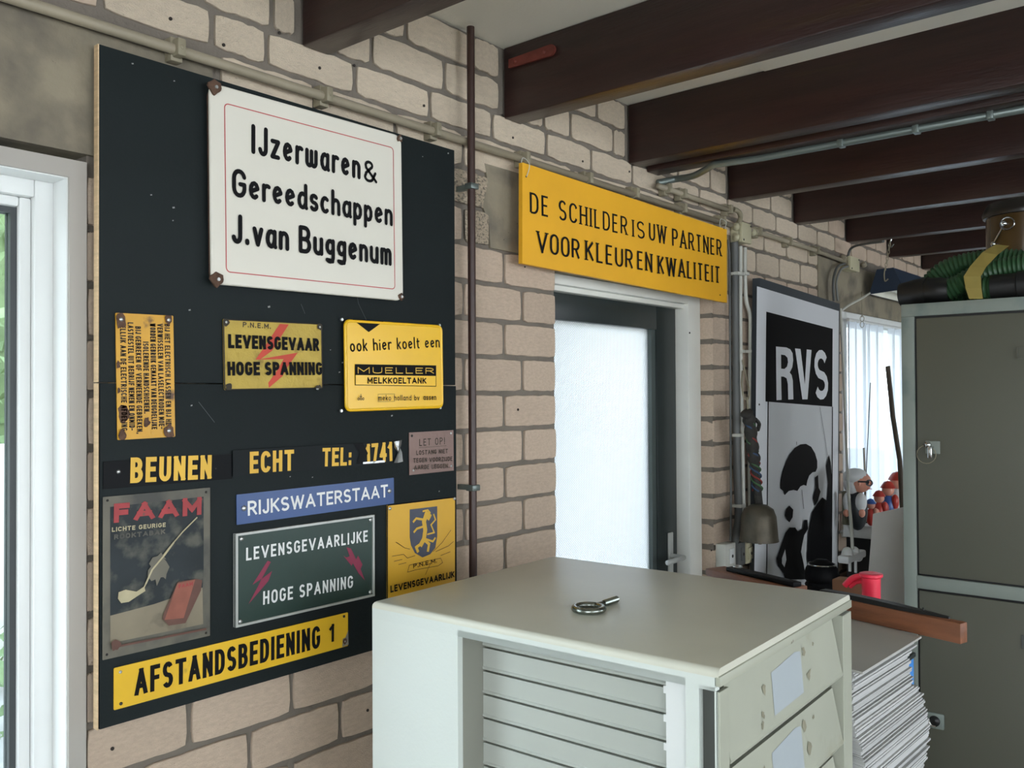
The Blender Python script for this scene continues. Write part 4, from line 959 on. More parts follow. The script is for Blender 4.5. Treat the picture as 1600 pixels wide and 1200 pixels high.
bm = new(); tube(bm, loc(c3, [(PY(1172, 364, PYc).x, PYc, zq), (PY(1278, 392, PYc).x, PYc, zq), (PY(1322, 404, PYc).x, PYc, zq-.01)]), .009, 10); ob('pipe', bm, pipeG, c3, auto=50)
for q in ((1184, 365), (1232, 378), (1275, 390)):
    p = PY(*q, PYc); o = clip((p.x, PYc, zq), c3); o.location = -c3.location
# ceiling pipe running out over the room
zp = zr(ZB)-.02
P0 = PX(1549, 181, 2.55)
cz_ = zr(ZB)-.0135
xp = PZ(1312, 224, cz_).x; 
c4 = empty('ceiling_pipe', (xp, WY-.2, cz_), 'grey metal pipe clipped under the beams and bent down to the wall', 'pipe')
q0 = PY(1031, 285, WY-.02)
bm = new(); tube(bm, loc(c4, smoothpath([(q0.x, WY-.012, q0.z), (q0.x+.05, WY-.05, q0.z+.015), (PZ(1085, 268, cz_).x, PZ(1085, 268, cz_).y, cz_-.012), (xp-.03, WY-.22, cz_-.002)], 8)+[(xp, WY-.36, cz_), (xp, YR+.01, cz_)]), .0105, 12); ob('pipe', bm, galvM, c4, auto=50)
for q in ((1312, 222), (1430, 200), (1549, 181)):
    p = PZ(*q, cz_); bm = new(); box(bm, (xp-.014, p.y-.008, cz_-.012), (xp+.014, p.y+.008, zr(ZB)-.001), .002); box(bm, (xp-.03, p.y-.006, cz_+.009), (xp+.014, p.y+.006, zr(ZB)-.001)); o = ob('clip', bm, galvM, c4, auto=30); o.location = -c4.location
# brown vertical pipe beside the board
pr_ = [PY(734.5, 40, WY-.045), PY(740, 885, WY-.045)]
xr_ = (pr_[0].x+pr_[1].x)/2
c5 = empty('vertical_pipe', (xr_, WY-.045, .02), 'thin brown vertical pipe between the sign board and the door', 'pipe')
T_('pipe', [(0, 0, 0), (0, 0, PY(734.5, 42, WY-.045).z-.02)], .0095, rodM, c5, 14)
for q in ((730, 290), (738, 762)):
    z = PY(*q, WY-.045).z-.02; bm = new()
    box(bm, (-.006, .008, z-.006), (.006, .045, z+.006)); box(bm, (-.014, -.013, z-.007), (.013, .010, z+.007), .002); ob('bracket', bm, galvM, c5, auto=30)

# junction boxes
def jbox(q0_, q1_, label):
    a_, b_ = PY(*q0_, WY-.05), PY(*q1_, WY-.05)
    e_ = empty('junction_box', (a_.x, WY-.001, min(a_.z, b_.z)), label, 'junction box')
    w_, h_ = abs(b_.x-a_.x), abs(b_.z-a_.z)
    B('box_body', (0, -.035, 0), (w_, 0, h_), boxM, e_, .005); B('box_lid', (-.002, -.05, -.002), (w_+.002, -.035, h_+.002), boxM, e_, .004)
    for u, v in ((.1, .1), (.9, .9)): 
        bm = new(); ell(bm, (w_*u, -.051, h_*v), (.004, .002, .004), 8); ob('screw', bm, screwD, e_)
    return e_
j1 = jbox((1160, 347), (1174, 381), 'cream junction box at the top of the vertical cables')
j2 = jbox((1329, 400), (1343, 425), 'cream junction box on the concrete above the far window')
def gland(par, px, py, off=.03, r=.014, m=None, ln=.03):
    p = PY(px, py, WY-off)-par.location; bm = new(); g_ = []
    tube(bm, [(p.x-ln/2, p.y, p.z), (p.x-ln*.1, p.y, p.z)], r, 8); tube(bm, [(p.x-ln*.1, p.y, p.z), (p.x+ln/2, p.y, p.z)], r*.7, 10); ob('gland', bm, m or boxM, par, auto=40)
for q in ((1152, 355), (1152, 371), (1178, 364)): gland(j1, *q)
for q in ((1318, 403), (1324, 412), (1350, 414)): gland(j2, *q, m=pipeG)
T_('elbow', [p-j1.location for p in smoothpath([PY(1146, 327, WY-.03), PY(1154, 331, WY-.035), PY(1157, 340, WY-.03), PY(1153, 350, WY-.03)], 6)], .009, clipM, j1)
# vertical cable bundle
def cable(name, pts, r, m, label, cat='cable', group=None, off=.02, seg=8, clips=()):
    P = [PY(x, y, WY-(o_ if o_ else off)) for x, y, o_ in [(p+(None,))[:3] for p in pts]]
    base = P[-1]
    e_ = empty(name, base, label, cat, group)
    bm = new(); tube(bm, [p-base for p in smoothpath(P, 6)], r, seg); bmesh.ops.recalc_face_normals(bm, faces=bm.faces); ob('cord' if cat == 'cable' else 'pipe', bm, m, e_, auto=50)
    for q in clips:
        pc = PY(*q, WY-off); o = clip(pc, e_, r+.001, True); o.location = -base
    return e_
cable('cable', [(1136, 375), (1139, 388), (1140, 420), (1141, 600), (1142, 790), (1141, 845)], .004, cabD, 'thin dark cable, leftmost of the vertical bundle left of the poster')
cable('duct_pipe', [(1147, 378), (1148, 395), (1149, 500), (1151, 700), (1154, 800), (1151, 830), (1147, 852)], .0145, cabD, 'thick grey duct in the vertical bundle left of the poster', 'duct', clips=((1149.5, 428), (1151, 680), (1154, 790)))
cable('cable', [(1157, 385), (1157, 428), (1157, 540), (1160, 700), (1163, 850)], .0075, cabW, 'straight pale cable in the middle of the vertical bundle', clips=((1157, 428), (1157.5, 549)))
cable('cable', [(1164, 387), (1164, 428), (1166, 470), (1172, 495), (1172, 549), (1171, 700), (1172, 850)], .0075, cabW, 'pale cable bulging right toward the poster frame', clips=((1164, 428), (1172, 549)))
# wire hook, rope and bell
base = PY(1186, 845, WY-.14)
e_ = empty('bell', base, 'aged bronze bell hanging from a braided rope in front of the poster', 'bell')
Wc = lambda x, y, o=.13: PY(x, y, WY-o-.001)-base
bm = new(); r_ = .062; zt0 = PY(1186, 787, WY-.14).z-base.z
lathe(bm, [(0, zt0), (r_*.45, zt0-.004), (r_*.8, zt0*.86), (r_*.95, zt0*.66), (r_*1.0, zt0*.35), (r_*1.04, zt0*.1), (r_*1.08, 0), (r_*1.0, 0), (r_*.9, zt0*.3), (0, zt0*.9)], 26); ob('bell_body', bm, bellM, e_, auto=60)
T_('clapper', [(0.0, 0, zt0*.8), (.003, -.002, -.012)], .006, rodM, e_)
rp = smoothpath([Wc(1166, 643), Wc(1171, 660), Wc(1176, 700), Wc(1180, 730), Wc(1183, 760), Wc(1186, 789)], 8)
T_('rope', rp, [.016+.007*abs(math.sin(i*.7)) if i < 24 else .014 for i in range(len(rp))], ropeM, e_, 10)
for k, (m_, ph) in enumerate(((mat('braid_red', (130, 50, 44), .8), 0), (mat('braid_blue', (52, 72, 100), .8), 2.1), (mat('braid_green', (60, 92, 60), .8), 4.2))):
    hp_ = []
    for i, p in enumerate(rp[8:34]):
        for q in range(4):
            t = (i+q/4)*.8+ph; nxt = rp[min(8+i+1, len(rp)-1)]; pp = p.lerp(nxt, q/4); hp_.append(pp+Vector((math.cos(t), math.sin(t), 0))*.0165)
    T_('braid', hp_, .0035, m_, e_, 6)
bm = new(); tube(bm, smoothpath([Wc(1160, 563, .05), Wc(1166, 590, .07), Wc(1171, 612, .10), Wc(1168, 624, .09), Wc(1162, 620, .09), Wc(1159, 600, .08), Wc(1160, 580, .06)], 6), .003, 6); tube(bm, [Wc(1167, 620), Wc(1170, 655)], .003, 6); ob('wire_hook', bm, clipM, e_, auto=50)
ob('tassel', (lambda b: (tube(b, smoothpath([Wc(1180, 655), Wc(1186, 662, .1), Wc(1184, 672, .1)], 4), .007, 8), b)[1])(new()), ropeM, e_, auto=50)
# sockets
for k, (q0_, q1_, m_, lb) in enumerate((((1138, 852), (1155, 886), cabW, 'white wall socket below the grey duct'), ((1158, 850), (1170, 882), cabD, 'grey switch box between two pale sockets'), ((1171, 850), (1190, 876), boxM, 'cream double socket beneath the bell'))):
    a_, b_ = PY(*q0_, WY-.05), PY(*q1_, WY-.05); w_, h_ = b_.x-a_.x, a_.z-b_.z
    e2 = empty('wall_socket', (a_.x, WY, b_.z), lb, 'socket')
    B('body', (0, -.04, 0), (w_-.004, 0, h_), m_, e2, .004)
    for u in ((.5,) if k != 2 else (.27, .73)):
        B('face_plate', (w_*u-w_*.2, -.045, h_*.2), (w_*u+w_*.2, -.04, h_*.8), m_ if k else whiteF, e2, .002)
        bm = new(); ell(bm, (w_*u, -.046, h_*.5), (.006, .002, .006), 8); ob('knob', bm, screwD, e2)

# far cords, plug, lamp
e_ = empty('plug_adapter', PY(1333, 886, WY-.34), 'white multi plug adapter on a white cord beside the poster', 'plug')
bp_ = e_.location
bm = new(); 
for q, r in (((1324, 866), .021), ((1335, 864), .019), ((1341, 868), .018)):
    p = PY(*q, WY-.34)-bp_; ell(bm, p, (r, r, r*1.25), 12)
box(bm, tuple((PY(1317, 872, WY-.34)-bp_)+Vector((0, -.02, -.02))), tuple((PY(1345, 858, WY-.34)-bp_)+Vector((0, .02, 0))), .006); ob('adapter_body', bm, whiteF, e_, auto=40)
for q in ((1328, 884), (1337, 886)): 
    p = PY(*q, WY-.34)-bp_; B('prong', tuple(p-Vector((.004, .004, .02))), tuple(p+Vector((.004, .004, .03))), whiteF, e_)
T_('cord', [p-bp_ for p in smoothpath([PY(1313, 482, WY-.04), PY(1317, 560, WY-.05), PY(1322, 680, WY-.07), PY(1325, 760, WY-.22), PY(1330, 820, WY-.32), PY(1332, 858, WY-.34)], 6)], .006, cabW, e_)
cable('cable', [(1350, 700, .12), (1352, 780, .12), (1348, 852, .12)], .005, cabW, 'white cord end hanging in front of the sheer curtain')
# hanging lamp (long trough)
XLm = 4.35
c0, c1_, c2_, c3_ = PX(1370, 421, XLm), PX(1396, 418, XLm), PX(1412, 452, XLm), PX(1358, 460, XLm)
lb = Vector((XLm, (c2_.y+c3_.y)/2, (c2_.z+c3_.z)/2))
e_ = empty('hanging_lamp', lb, 'dark blue trough lamp with white inside hanging from a beam by a chain', 'lamp')
prof = [c0-lb, c1_-lb, c2_-lb, c3_-lb]
bm = new(); Ln = .62
va = [bm.verts.new((0, p.y, p.z)) for p in prof]; vb = [bm.verts.new((Ln, p.y, p.z)) for p in prof]
bm.faces.new(va); bm.faces.new(vb[::-1])
for i in (0, 1, 3): bm.faces.new((va[i], vb[i], vb[(i+1) % 4], va[(i+1) % 4]))
ob('shade', bm, navyM, e_)
bm = new(); ins = [Vector((0, p.y*.93, p.z*.93)) for p in prof]
va = [bm.verts.new((.006, p.y, p.z)) for p in ins]; vb = [bm.verts.new((Ln-.006, p.y, p.z)) for p in ins]
bm.faces.new(va[::-1]); bm.faces.new(vb)
for i in (0, 1, 3): bm.faces.new((va[i], va[(i+1) % 4], vb[(i+1) % 4], vb[i]))
ob('reflector', bm, lampW, e_)
T_('tube_lamp', [(.03, 0, .02), (Ln-.03, 0, .02)], .012, lampW, e_)
hk = PX(1392, 375, XLm)-lb; yk = PX(1384, 420, XLm)-lb
T_('hook', smoothpath([hk+Vector((0, 0, .035)), hk, hk+Vector((0, .012, -.02)), hk+Vector((0, 0, -.034)), hk+Vector((0, -.012, -.02))], 5), .0035, chromeM, e_, 6)
bm = new(); n_ = 9
for k in range(n_):
    p = hk.lerp(yk, (k+.8)/n_)+Vector((-.004, 0, 0)); q = []
    for t in range(8):
        an = t*PI/4; q.append(p+(Vector((0, .005*math.cos(an), .011*math.sin(an))) if k % 2 else Vector((.005*math.cos(an), 0, .011*math.sin(an)))))
    tube(bm, q, .0016, 5, closed=True)
ob('chain', bm, clipM, e_)
T_('end_hook', smoothpath([yk+Vector((-.01, 0, 0)), yk+Vector((-.012, .004, -.03)), yk+Vector((-.012, 0, -.06)), yk+Vector((-.012, -.014, -.05))], 4), .003, clipM, e_, 6)
T_('cord', smoothpath([prof[3]+Vector((.02, .0, .01)), PY(1345, 467, WY-.06)-lb, PY(1328, 476, WY-.05)-lb, PY(1314, 486, WY-.03)-lb], 6), .005, cabW, e_, 6)
XLm2 = PY(1347, 480, WY-.05).x
pc = PX(1347, 466, XLm2)-lb
bm = new(); tube(bm, [pc+Vector((0, 0, .03)), PX(1347, 496, XLm2)-lb], .0018, 5)
for zz in (498, 507):
    p = PX(1347, zz, XLm2)-lb; tube(bm, [p+Vector((0, .009*math.cos(t*PI/5), .014*math.sin(t*PI/5))) for t in range(10)], .0014, 5, closed=True)
ob('pull_chain', bm, clipM, e_)
# loops of cable at the second box
cable('cable', [(1320, 412, .03), (1308, 418, .03), (1302, 440, .03), (1303, 470, .03)], .006, cabD, 'dark looped cable dropping from the far junction box', off=.03)
cable('cable', [(1309, 470, .05), (1307, 440, .05), (1314, 421, .05), (1325, 416, .05)][::-1], .005, cabG, 'grey looped cable just right of the dark loop', off=.05)
cable('cable', [(1325, 400, .03), (1330, 388, .05), (1345, 382, .12), (1380, 377, .3)][::-1], .006, cabD, 'dark cable from the beam down to the far junction box')

# ================================================================== foreground drawer cabinet
CX, CY_, CA, CW, CDp = 1.0681, .5502, .0405, .5512, .6543
ct = empty('drawer_cabinet', (CX, CY_, 0), 'large grey steel drawer cabinet with an eye bolt lying on top', 'cabinet', rot=(0, 0, CA))
CT = zr(-.36)
R3 = Matrix.Rotation(CA, 3, 'Z')
def CL(v): return R3.inverted() @ (Vector(v)-Vector((CX, CY_, 0)))
def csx(px, py, x=0):  # point on the near side plane, local
    d = R3.inverted() @ ray(px, py); o = R3.inverted() @ (Vector((0, 0, CAMH))-Vector((CX, CY_, 0))); t = (x-o.x)/d.x; return o+d*t
def csy(px, py, y=0):
    d = R3.inverted() @ ray(px, py); o = R3.inverted() @ (Vector((0, 0, CAMH))-Vector((CX, CY_, 0))); t = (y-o.y)/d.y; return o+d*t
# carcass
bm = new(); box(bm, (0, 0, CT-.012), (CW, CDp, CT))
bm.edges.ensure_lookup_table()
es = [e for e in bm.edges if all(v.co.z > CT-.001 for v in e.verts) and not all(v.co.y < .001 for v in e.verts)]
bmesh.ops.bevel(bm, geom=es, offset=.009, segments=4, affect='EDGES', profile=.5)
ob('top', bm, steelTop, ct, auto=30)
bm = new(); box(bm, (0, .03, CT-.03), (CW, CDp, CT-.012)); box(bm, (0, .005, CT-.03), (.012, .03, CT-.012)); ob('top_flange', bm, steelC, ct)
ya = csx(715, 990).y; ztop_open = csx(800, 1000).z; yb = csx(1071, 1060).y
zo1 = csx(714, 982).z; zo2 = csx(1071, 1061).z; zo = (zo1+zo2)/2
slot0, slot1 = csx(1092, 1080).y, csx(1118, 1080).y
zsl = csx(1105, 1072).z
zt = CT-.03
B('side_panel', (0, ya, .06), (.012, CDp, zt), steelC, ct)
bm = new(); box(bm, (0, yb, zo), (.012, ya, zt)); box(bm, (0, slot0, .06), (.012, yb, zt)); box(bm, (0, slot1, zsl), (.012, slot0, zt)); ob('side_rail', bm, steelC, ct)
B('side_strip', (0, .0, .06), (.012, max(slot1, .006), zt), steelC, ct, .001)
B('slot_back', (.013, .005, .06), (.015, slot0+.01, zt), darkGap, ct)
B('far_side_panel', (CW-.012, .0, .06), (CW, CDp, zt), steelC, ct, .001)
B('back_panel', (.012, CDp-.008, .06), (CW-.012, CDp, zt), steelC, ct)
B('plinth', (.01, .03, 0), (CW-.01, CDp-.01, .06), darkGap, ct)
# front frame
fz1 = csy(1312, 961).z; xL = csy(1138, 1120).x; xRr = csy(1316, 1050).x
pit_ = csy(1136, 1066).z-csy(1138, 1200).z
B('front_rail', (0.0, -.003, fz1+.003), (CW, .004, CT-.010), steelDr, ct, .001)
bm = new(); box(bm, (0.0, -.002, .06), (xL-.001, .004, zt), .001); box(bm, (xRr+.001, -.002, .06), (CW, .02, zt), .001); ob('front_post', bm, steelDr, ct)
PITCH = csy(1138, 1066).z-csy(1138, 1206).z
nd = int((fz1-.08)/PITCH)
YS = csx(1041, 1080, .022).y
rd = random.Random(11)
_d = R3.inverted() @ ray(754, 1100); _o = R3.inverted() @ (Vector((0, 0, CAMH))-Vector((CX, CY_, 0))); XDp = (_o+_d*((ya-_o.y)/_d.y)).x
YDE = ya-.0015
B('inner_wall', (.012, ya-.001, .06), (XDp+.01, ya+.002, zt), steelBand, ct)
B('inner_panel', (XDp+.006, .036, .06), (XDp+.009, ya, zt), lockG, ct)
for k in range(nd):
    z1_ = fz1-.004-k*PITCH; z0_ = z1_-PITCH+.015
    dr = bpy.data.objects.new('drawer', None); COL.objects.link(dr); dr.parent = ct; dr.location = (0, 0, z0_)
    hgt = z1_-z0_
    bm = new()  # slanted front: top set back, bottom lip forward
    xs0, xs1 = xL+.002, xRr-.004
    B('recess_shade_sheet', (xL-.001, .0225, -.010), (xRr+.001, .024, hgt+.012), mat('deep_recess_shadow_paint', (54, 56, 52), .8), dr)  # dark sheet paints the shade in the gaps round each front
    pr2 = [(.007, hgt), (-.001, .008), (-.003, .004), (-.002, 0), (.004, 0), (.018, hgt)]
    A_ = [bm.verts.new((xs0, y, z)) for y, z in pr2]
    B_ = [bm.verts.new((xs1-(.028 if y > .005 and z > .05 else .0), y, z)) for y, z in pr2]
    bm.faces.new(A_); bm.faces.new(B_[::-1])
    for i in range(6): bm.faces.new((A_[i], B_[i], B_[(i+1) % 6], A_[(i+1) % 6]))
    bmesh.ops.recalc_face_normals(bm, faces=bm.faces); ob('drawer_front', bm, steelDr, dr)
    B('drawer_cheek', (xs1-.032, .019, 0), (xs1+.003, .022, hgt), lockG, dr)
    # drawer side seen through the side opening: a bent lip per tray, two trays to a front
    for j in range(3):
        zz = j*PITCH/3-.004
        bm = new(); h2 = PITCH/3-.0035; pf = [(XDp, .0), (XDp-.0015, .0015), (XDp-.0015, .004), (XDp, .006), (XDp, h2), (XDp+.005, h2), (XDp+.005, 0)]
        A_ = [bm.verts.new((x, .035, zz+z)) for x, z in pf]; B_ = [bm.verts.new((x, YDE, zz+z)) for x, z in pf]
        for i in range(7): bm.faces.new((A_[i], B_[i], B_[(i+1) % 7], A_[(i+1) % 7]))
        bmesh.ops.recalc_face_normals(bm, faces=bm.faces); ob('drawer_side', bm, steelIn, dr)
        B('runner_tab', (.021, YS, zz+.004), (.024, YS+.004, zz+.014), whiteF, dr)
    if k < 4:
        def onf(u, v, l=.0006):  # point on slanted front
            t = (v-.008)/(hgt-.008); return (u, -.001+.008*t-l, v)
        def patch(name, P, m, l=.0006):
            bm = new(); f = bm.faces.new([bm.verts.new(onf(u, v, l)) for u, v in P]); bmesh.ops.recalc_face_normals(bm, faces=[f]); f.normal_update()
            if f.normal.y > 0: f.normal_flip()
            ob(name, bm, m, dr)
        w_ = xs1-xs0
        patch('paper_label', [(xs0+w_*.34, hgt*.18), (xs0+w_*.60, hgt*.2), (xs0+w_*.60, hgt*.82), (xs0+w_*.55, hgt*.86), (xs0+w_*.34, hgt*.78)], paperL)
        for (u, v, r) in ((.27, .7, .009), (.25, .35, .007), (.63, .88, .010), (.66, .45, .012), (.72, .9, .005), (.24, .2, .006)):
            patch('glue_residue', [(xs0+w_*u+r*rd.uniform(.3, 1.2)*math.cos(t*PI/5), hgt*v*.9+r*rd.uniform(.3, 1.2)*math.sin(t*PI/5)) for t in range(10)], glueM, .001)
# inner post with notches; its white paints the light falling on the steel
bm = new(); box(bm, (.021, yb-.01, .06), (.024, YS, zt)); ob('inner_post', bm, whiteF, ct)

# eye bolt
c_ = PZ(920, 950, CT+.006); 
e_ = empty('eye_bolt', (c_.x, c_.y, CT), 'zinc plated steel eye bolt lying on the grey cabinet top', 'bolt')
r1 = .024; tr = .0055
d_ = (PZ(966, 935, CT+.006)-c_).normalized(); an = math.atan2(d_.y, d_.x)
bm = new(); tube(bm, [(r1*math.cos(an+.12+t*2*PI/30*.985), r1*math.sin(an+.12+t*2*PI/30*.985), tr) for t in range(31)], tr, 12); ob('eye', bm, eyeM, e_, auto=60)
bm = new(); tube(bm, [(math.cos(an)*t, math.sin(an)*t, tr) for t in (r1*.95, r1+.022)], tr*.9, 12); ob('shank', bm, eyeM, e_, auto=60)
bm = new(); n_ = 40; Ls = r1+.02; Le = Ls+.042
tube(bm, [(math.cos(an)*(Ls+(Le-Ls)*i/n_), math.sin(an)*(Ls+(Le-Ls)*i/n_), tr) for i in range(n_+1)], [tr*(1.02 if i % 2 else .86) for i in range(n_+1)], 12); ob('thread', bm, eyeM, e_)

# ================================================================== paper stack, timber, blue box, table
ZS = zr(-.5)
pk = PZ(1440, 994, ZS); pl = PZ(1327, 1062, ZS); pb = PZ(1332, 962, ZS)
dx = (pk-pl).normalized(); dy = (pb-pk).normalized()
tb = empty('side_table', (1.63, .53, 0), 'low table carrying the paper stack, hidden behind the drawer cabinet', 'table')
B('table_top', (0, 0, .70), (.50, .50, .73), cardM, tb, .002)
for x in (.03, .43):
    for y in (.03, .43): B('leg', (x, y, 0), (x+.04, y+.04, .70), cardM, tb)
rs = random.Random(21)
e_ = empty('paper_stack', (1.68, .55, .73), 'tall leaning stack of grey white newsprint sheets under the timber', 'paper stack')
z = .731; N = 110; top = ZS-.004
hh = (top-z)/N
so = Vector((e_.location.x, e_.location.y, .73))
drift = 0
for k in range(N):
    f = k/N
    # corner outline drifts to the right with depth below the top (fanned pile)
    xr2 = pk.x+.012-.03*(1-abs(f-.0))+.075*(1-f)+rs.uniform(-.006, .006)-(.03 if .74 < f < .93 else 0)-(.0 if f < .93 else .0)
    yf = pk.y+.008+rs.uniform(-.004, .004)+.012*math.sin(f*9)
    skew = .16+.05*math.sin(f*5)
    bm = new(); z0_ = z+k*hh; z1_ = z0_+hh*(.9 if rs.random() < .8 else .6)
    L_ = [(xr2, yf), (1.632, yf+.012), (1.632+.08, yf+.40), (xr2+.08, yf+.39)]
    a_ = [bm.verts.new((x-so.x, y-so.y, z0_-so.z)) for x, y in L_]; b_ = [bm.verts.new((x-so.x, y-so.y, z1_-so.z+rs.uniform(0, .0006))) for x, y in L_]
    bm.faces.new(a_); bm.faces.new(b_)
    for i in range(4): bm.faces.new((a_[i], a_[(i+1) % 4], b_[(i+1) % 4], b_[i]))
    bmesh.ops.recalc_face_normals(bm, faces=bm.faces); ob('sheet_bundle', bm, sheetM, e_)
bm = new(); L_ = [(pk.x, pk.y), (1.632, pk.y+.012), (1.632+.09, pk.y+.42), (pk.x+(pb-pk).normalized().x*.42, pk.y+.42)]
a_ = [bm.verts.new((x-so.x, y-so.y, ZS-.004-so.z)) for x, y in L_]; b_ = [bm.verts.new((x-so.x, y-so.y, ZS-so.z)) for x, y in L_]
bm.faces.new(a_); bm.faces.new(b_)
for i in range(4): bm.faces.new((a_[i], a_[(i+1) % 4], b_[(i+1) % 4], b_[i]))
bmesh.ops.recalc_face_normals(bm, faces=bm.faces); ob('cover_sheet', bm, sheetT, e_)
# timber
t1 = PZ(1501, 1007, ZS+.001); t0 = PZ(1329, 967, ZS+.001)
dd = (t0-t1); dd.z = 0; ln = 1.35*dd.length; an = math.atan2(dd.y, dd.x)
hT = (1007-975)/F*(t1.dot(Vector((fw.x, fw.y, 0))))
e_ = empty('timber', t1, 'reddish wooden timber lying across the paper stack', 'wood')
e_.rotation_euler = (0, 0, an)
B('timber_bar', (0, -.026, 0), (ln, 0, hT), woodO, e_, .002)
# dark steel strip lying on it
st_ = empty('steel_strip', (t1.x, t1.y, ZS+hT+.001), 'dark curved steel strip lying along the top of the timber', 'steel strip', rot=(0, 0, an))
bm = new(); n_ = 14; V = []
for i in range(n_+1):
    x = .035+(ln-.04)*i/n_; w_ = .006+.016*min(1, i/5); zz = .0
    V.append([bm.verts.new((x, -.025, zz)), bm.verts.new((x, -.025+w_, zz)), bm.verts.new((x, -.025+w_, zz+.004+.007*math.sin(min(1, i/n_)*PI/1.3))), bm.verts.new((x, -.025, zz+.004+.007*math.sin(min(1, i/n_)*PI/1.3)))])
for a_, b_ in zip(V, V[1:]):
    for i in range(4): bm.faces.new((a_[i], a_[(i+1) % 4], b_[(i+1) % 4], b_[i]))
bm.faces.new(V[0][::-1]); bm.faces.new(V[-1]); bmesh.ops.recalc_face_normals(bm, faces=bm.faces)
ob('blade', bm, blackP, st_)
T_('peg', [(.09, -.02, 0), (.09, -.02, .012)], .002, blackP, st_, 6)
# box, blue thing, red handle behind the cabinet
XK = 2.25
a_, b_ = PX(1306, 934, XK), PX(1358, 914, XK)
q_ = PX(1306, 925, XK); 
crate = empty('cardboard_box', (XK, PX(1356, 930, XK).y, .0), 'brown box beside the red plastic handle', 'box')
B('box_body', (0, 0, .70), (.05, PX(1300, 930, XK).y-PX(1356, 930, XK).y, PX(1356, 912, XK).z), cardM, crate, .003)
B('box_stand', (.01, .01, 0), (.04, PX(1300, 930, XK).y-PX(1356, 930, XK).y-.02, .70), cardM, crate)
XH = 2.2
e_ = empty('spray_handle', PX(1362, 935, XH), 'bright red plastic grip standing behind the timber', 'handle')
bl = e_.location
hx = PX(1361, 900, XH)-bl
bm = new(); lathe(bm, [(0, -.06), (.020, -.06), (.022, hx.z-.004), (.027, hx.z), (.027, hx.z+.006), (.020, hx.z+.008), (0, hx.z+.004)], 16, (hx.x, hx.y, 0)); ob('grip', bm, pinkP, e_, auto=40)
pth = [PX(*q, XH)-bl for q in ((1353, 900), (1340, 901), (1330, 905), (1320, 915))]
T_('loop', smoothpath(pth, 5), .0075, pinkP, e_, 8); T_('brace', [PX(1353, 908, XH)-bl, PX(1337, 910, XH)-bl, PX(1328, 917, XH)-bl], .005, pinkP, e_, 8)
e_ = empty('blue_crate', (2.3, .62, .73), 'bright blue crate glimpsed between the papers and the locker', 'crate')
y0b, y1b = PX(1413, 1050, 2.3).y-.62, PX(1385, 1050, 2.3).y-.62
B('crate_wall', (0, y0b, 0), (.08, y1b, PX(1400, 1036, 2.3).z-.73), blueP, e_, .003); B('crate_rim', (-.004, y0b-.004, PX(1400, 1036, 2.3).z-.73), (.084, y1b, PX(1400, 1028, 2.3).z-.73), greenD, e_, .003)
B('crate_stand', (-.0, y0b, -.73), (.08, y1b, 0), cardM, e_)
# cardboard ledge and dark strip and black glossy pot along the back edge of the cabinet
Zk = zr(-.48)
a_ = PZ(1132, 884, Zk); b_ = PZ(1262, 915, Zk)
dd = b_-a_; an = math.atan2(dd.y, dd.x)
e_ = empty('wooden_plank', (a_.x, a_.y, Zk-.02), 'brown plank end rising behind the back edge of the drawer cabinet', 'plank', rot=(0, 0, an))
B('plank_body', (0, -.07, 0), (dd.length, 0.0, .02), woodO, e_, .003)
B('plank_stand', (.03, -.06, -(Zk-.02)), (dd.length-.09, -.01, 0), cardM, e_)
e_ = empty('steel_bar', (a_.x, a_.y, Zk), 'thin black bar lying on the plank behind the cabinet', 'bar', rot=(0, 0, an))
B('bar_body', (.06, -.05, 0), (dd.length*1.0, -.02, .012), blackGl, e_, .003)
T_('bar_ring', [(.09+.01*math.cos(t), -.035+.01*math.sin(t), .016) for t in [k*PI/6 for k in range(13)]], .003, screwM, e_, 6)
bpz = PY(1284, 890, 1.15)
e_ = empty('black_lamp_bulb', (bpz.x, bpz.y, bpz.z-.10), 'shiny black ribbed lantern head below the poster silhouettes', 'lantern')
bm = new(); lathe(bm, [(0, .135), (.02, .134), (.026, .128), (.04, .122), (.052, .105), (.058, .085), (.058, .07), (.05, .06), (.056, .05), (.048, .03), (.03, .01), (0.03, 0), (0, 0)], 24); ob('globe', bm, posterK, e_, auto=50)
T_('ring', [(.045*math.cos(t), .045*math.sin(t), .118) for t in [k*PI/8 for k in range(17)]], .003, chromeM, e_, 6)
B('foot', (-.03, -.03, -(bpz.z-.10)), (.03, .03, 0), blackP, e_)

# ================================================================== grey panel, shelf with figurines, stick behind
XP = 3.47
pp = [PX(1364, 803, XP), PX(1412, 786, XP), PX(1412, 1060, XP), PX(1345, 1060, XP)]
e_ = empty('grey_panel', (XP, (pp[2].y+pp[3].y)/2, 0), 'light grey laminate panel with a slanted top beside the locker', 'panel')
bm = new(); a_ = [bm.verts.new((0, p.y-e_.location.y, max(p.z, 0))) for p in (pp[0], pp[1]+Vector((0, -.15, .03)))]+[bm.verts.new((0, pp[2].y-.15-e_.location.y, 0)), bm.verts.new((0, pp[3].y+.05-e_.location.y, 0))]
b_ = [bm.verts.new(v.co+Vector((.02, 0, 0))) for v in a_]
bm.faces.new(a_); bm.faces.new(b_[::-1])
for i in range(4): bm.faces.new((a_[i], a_[(i+1) % 4], b_[(i+1) % 4], b_[i]))
bmesh.ops.recalc_face_normals(bm, faces=bm.faces); ob('panel_sheet', bm, panelM, e_)
YF = WY-.20
sz = PY(1340, 829, YF).z
e_ = empty('work_shelf', (3.95, YF-.12, 0), 'white shelf under the far window carrying the figurines', 'shelf')
xw = PY(1317, 829, YF+.115).x
B('shelf_board', (xw-3.95, .04, sz-.055), (5.2-3.95, .235, sz), whiteF, e_, .004)
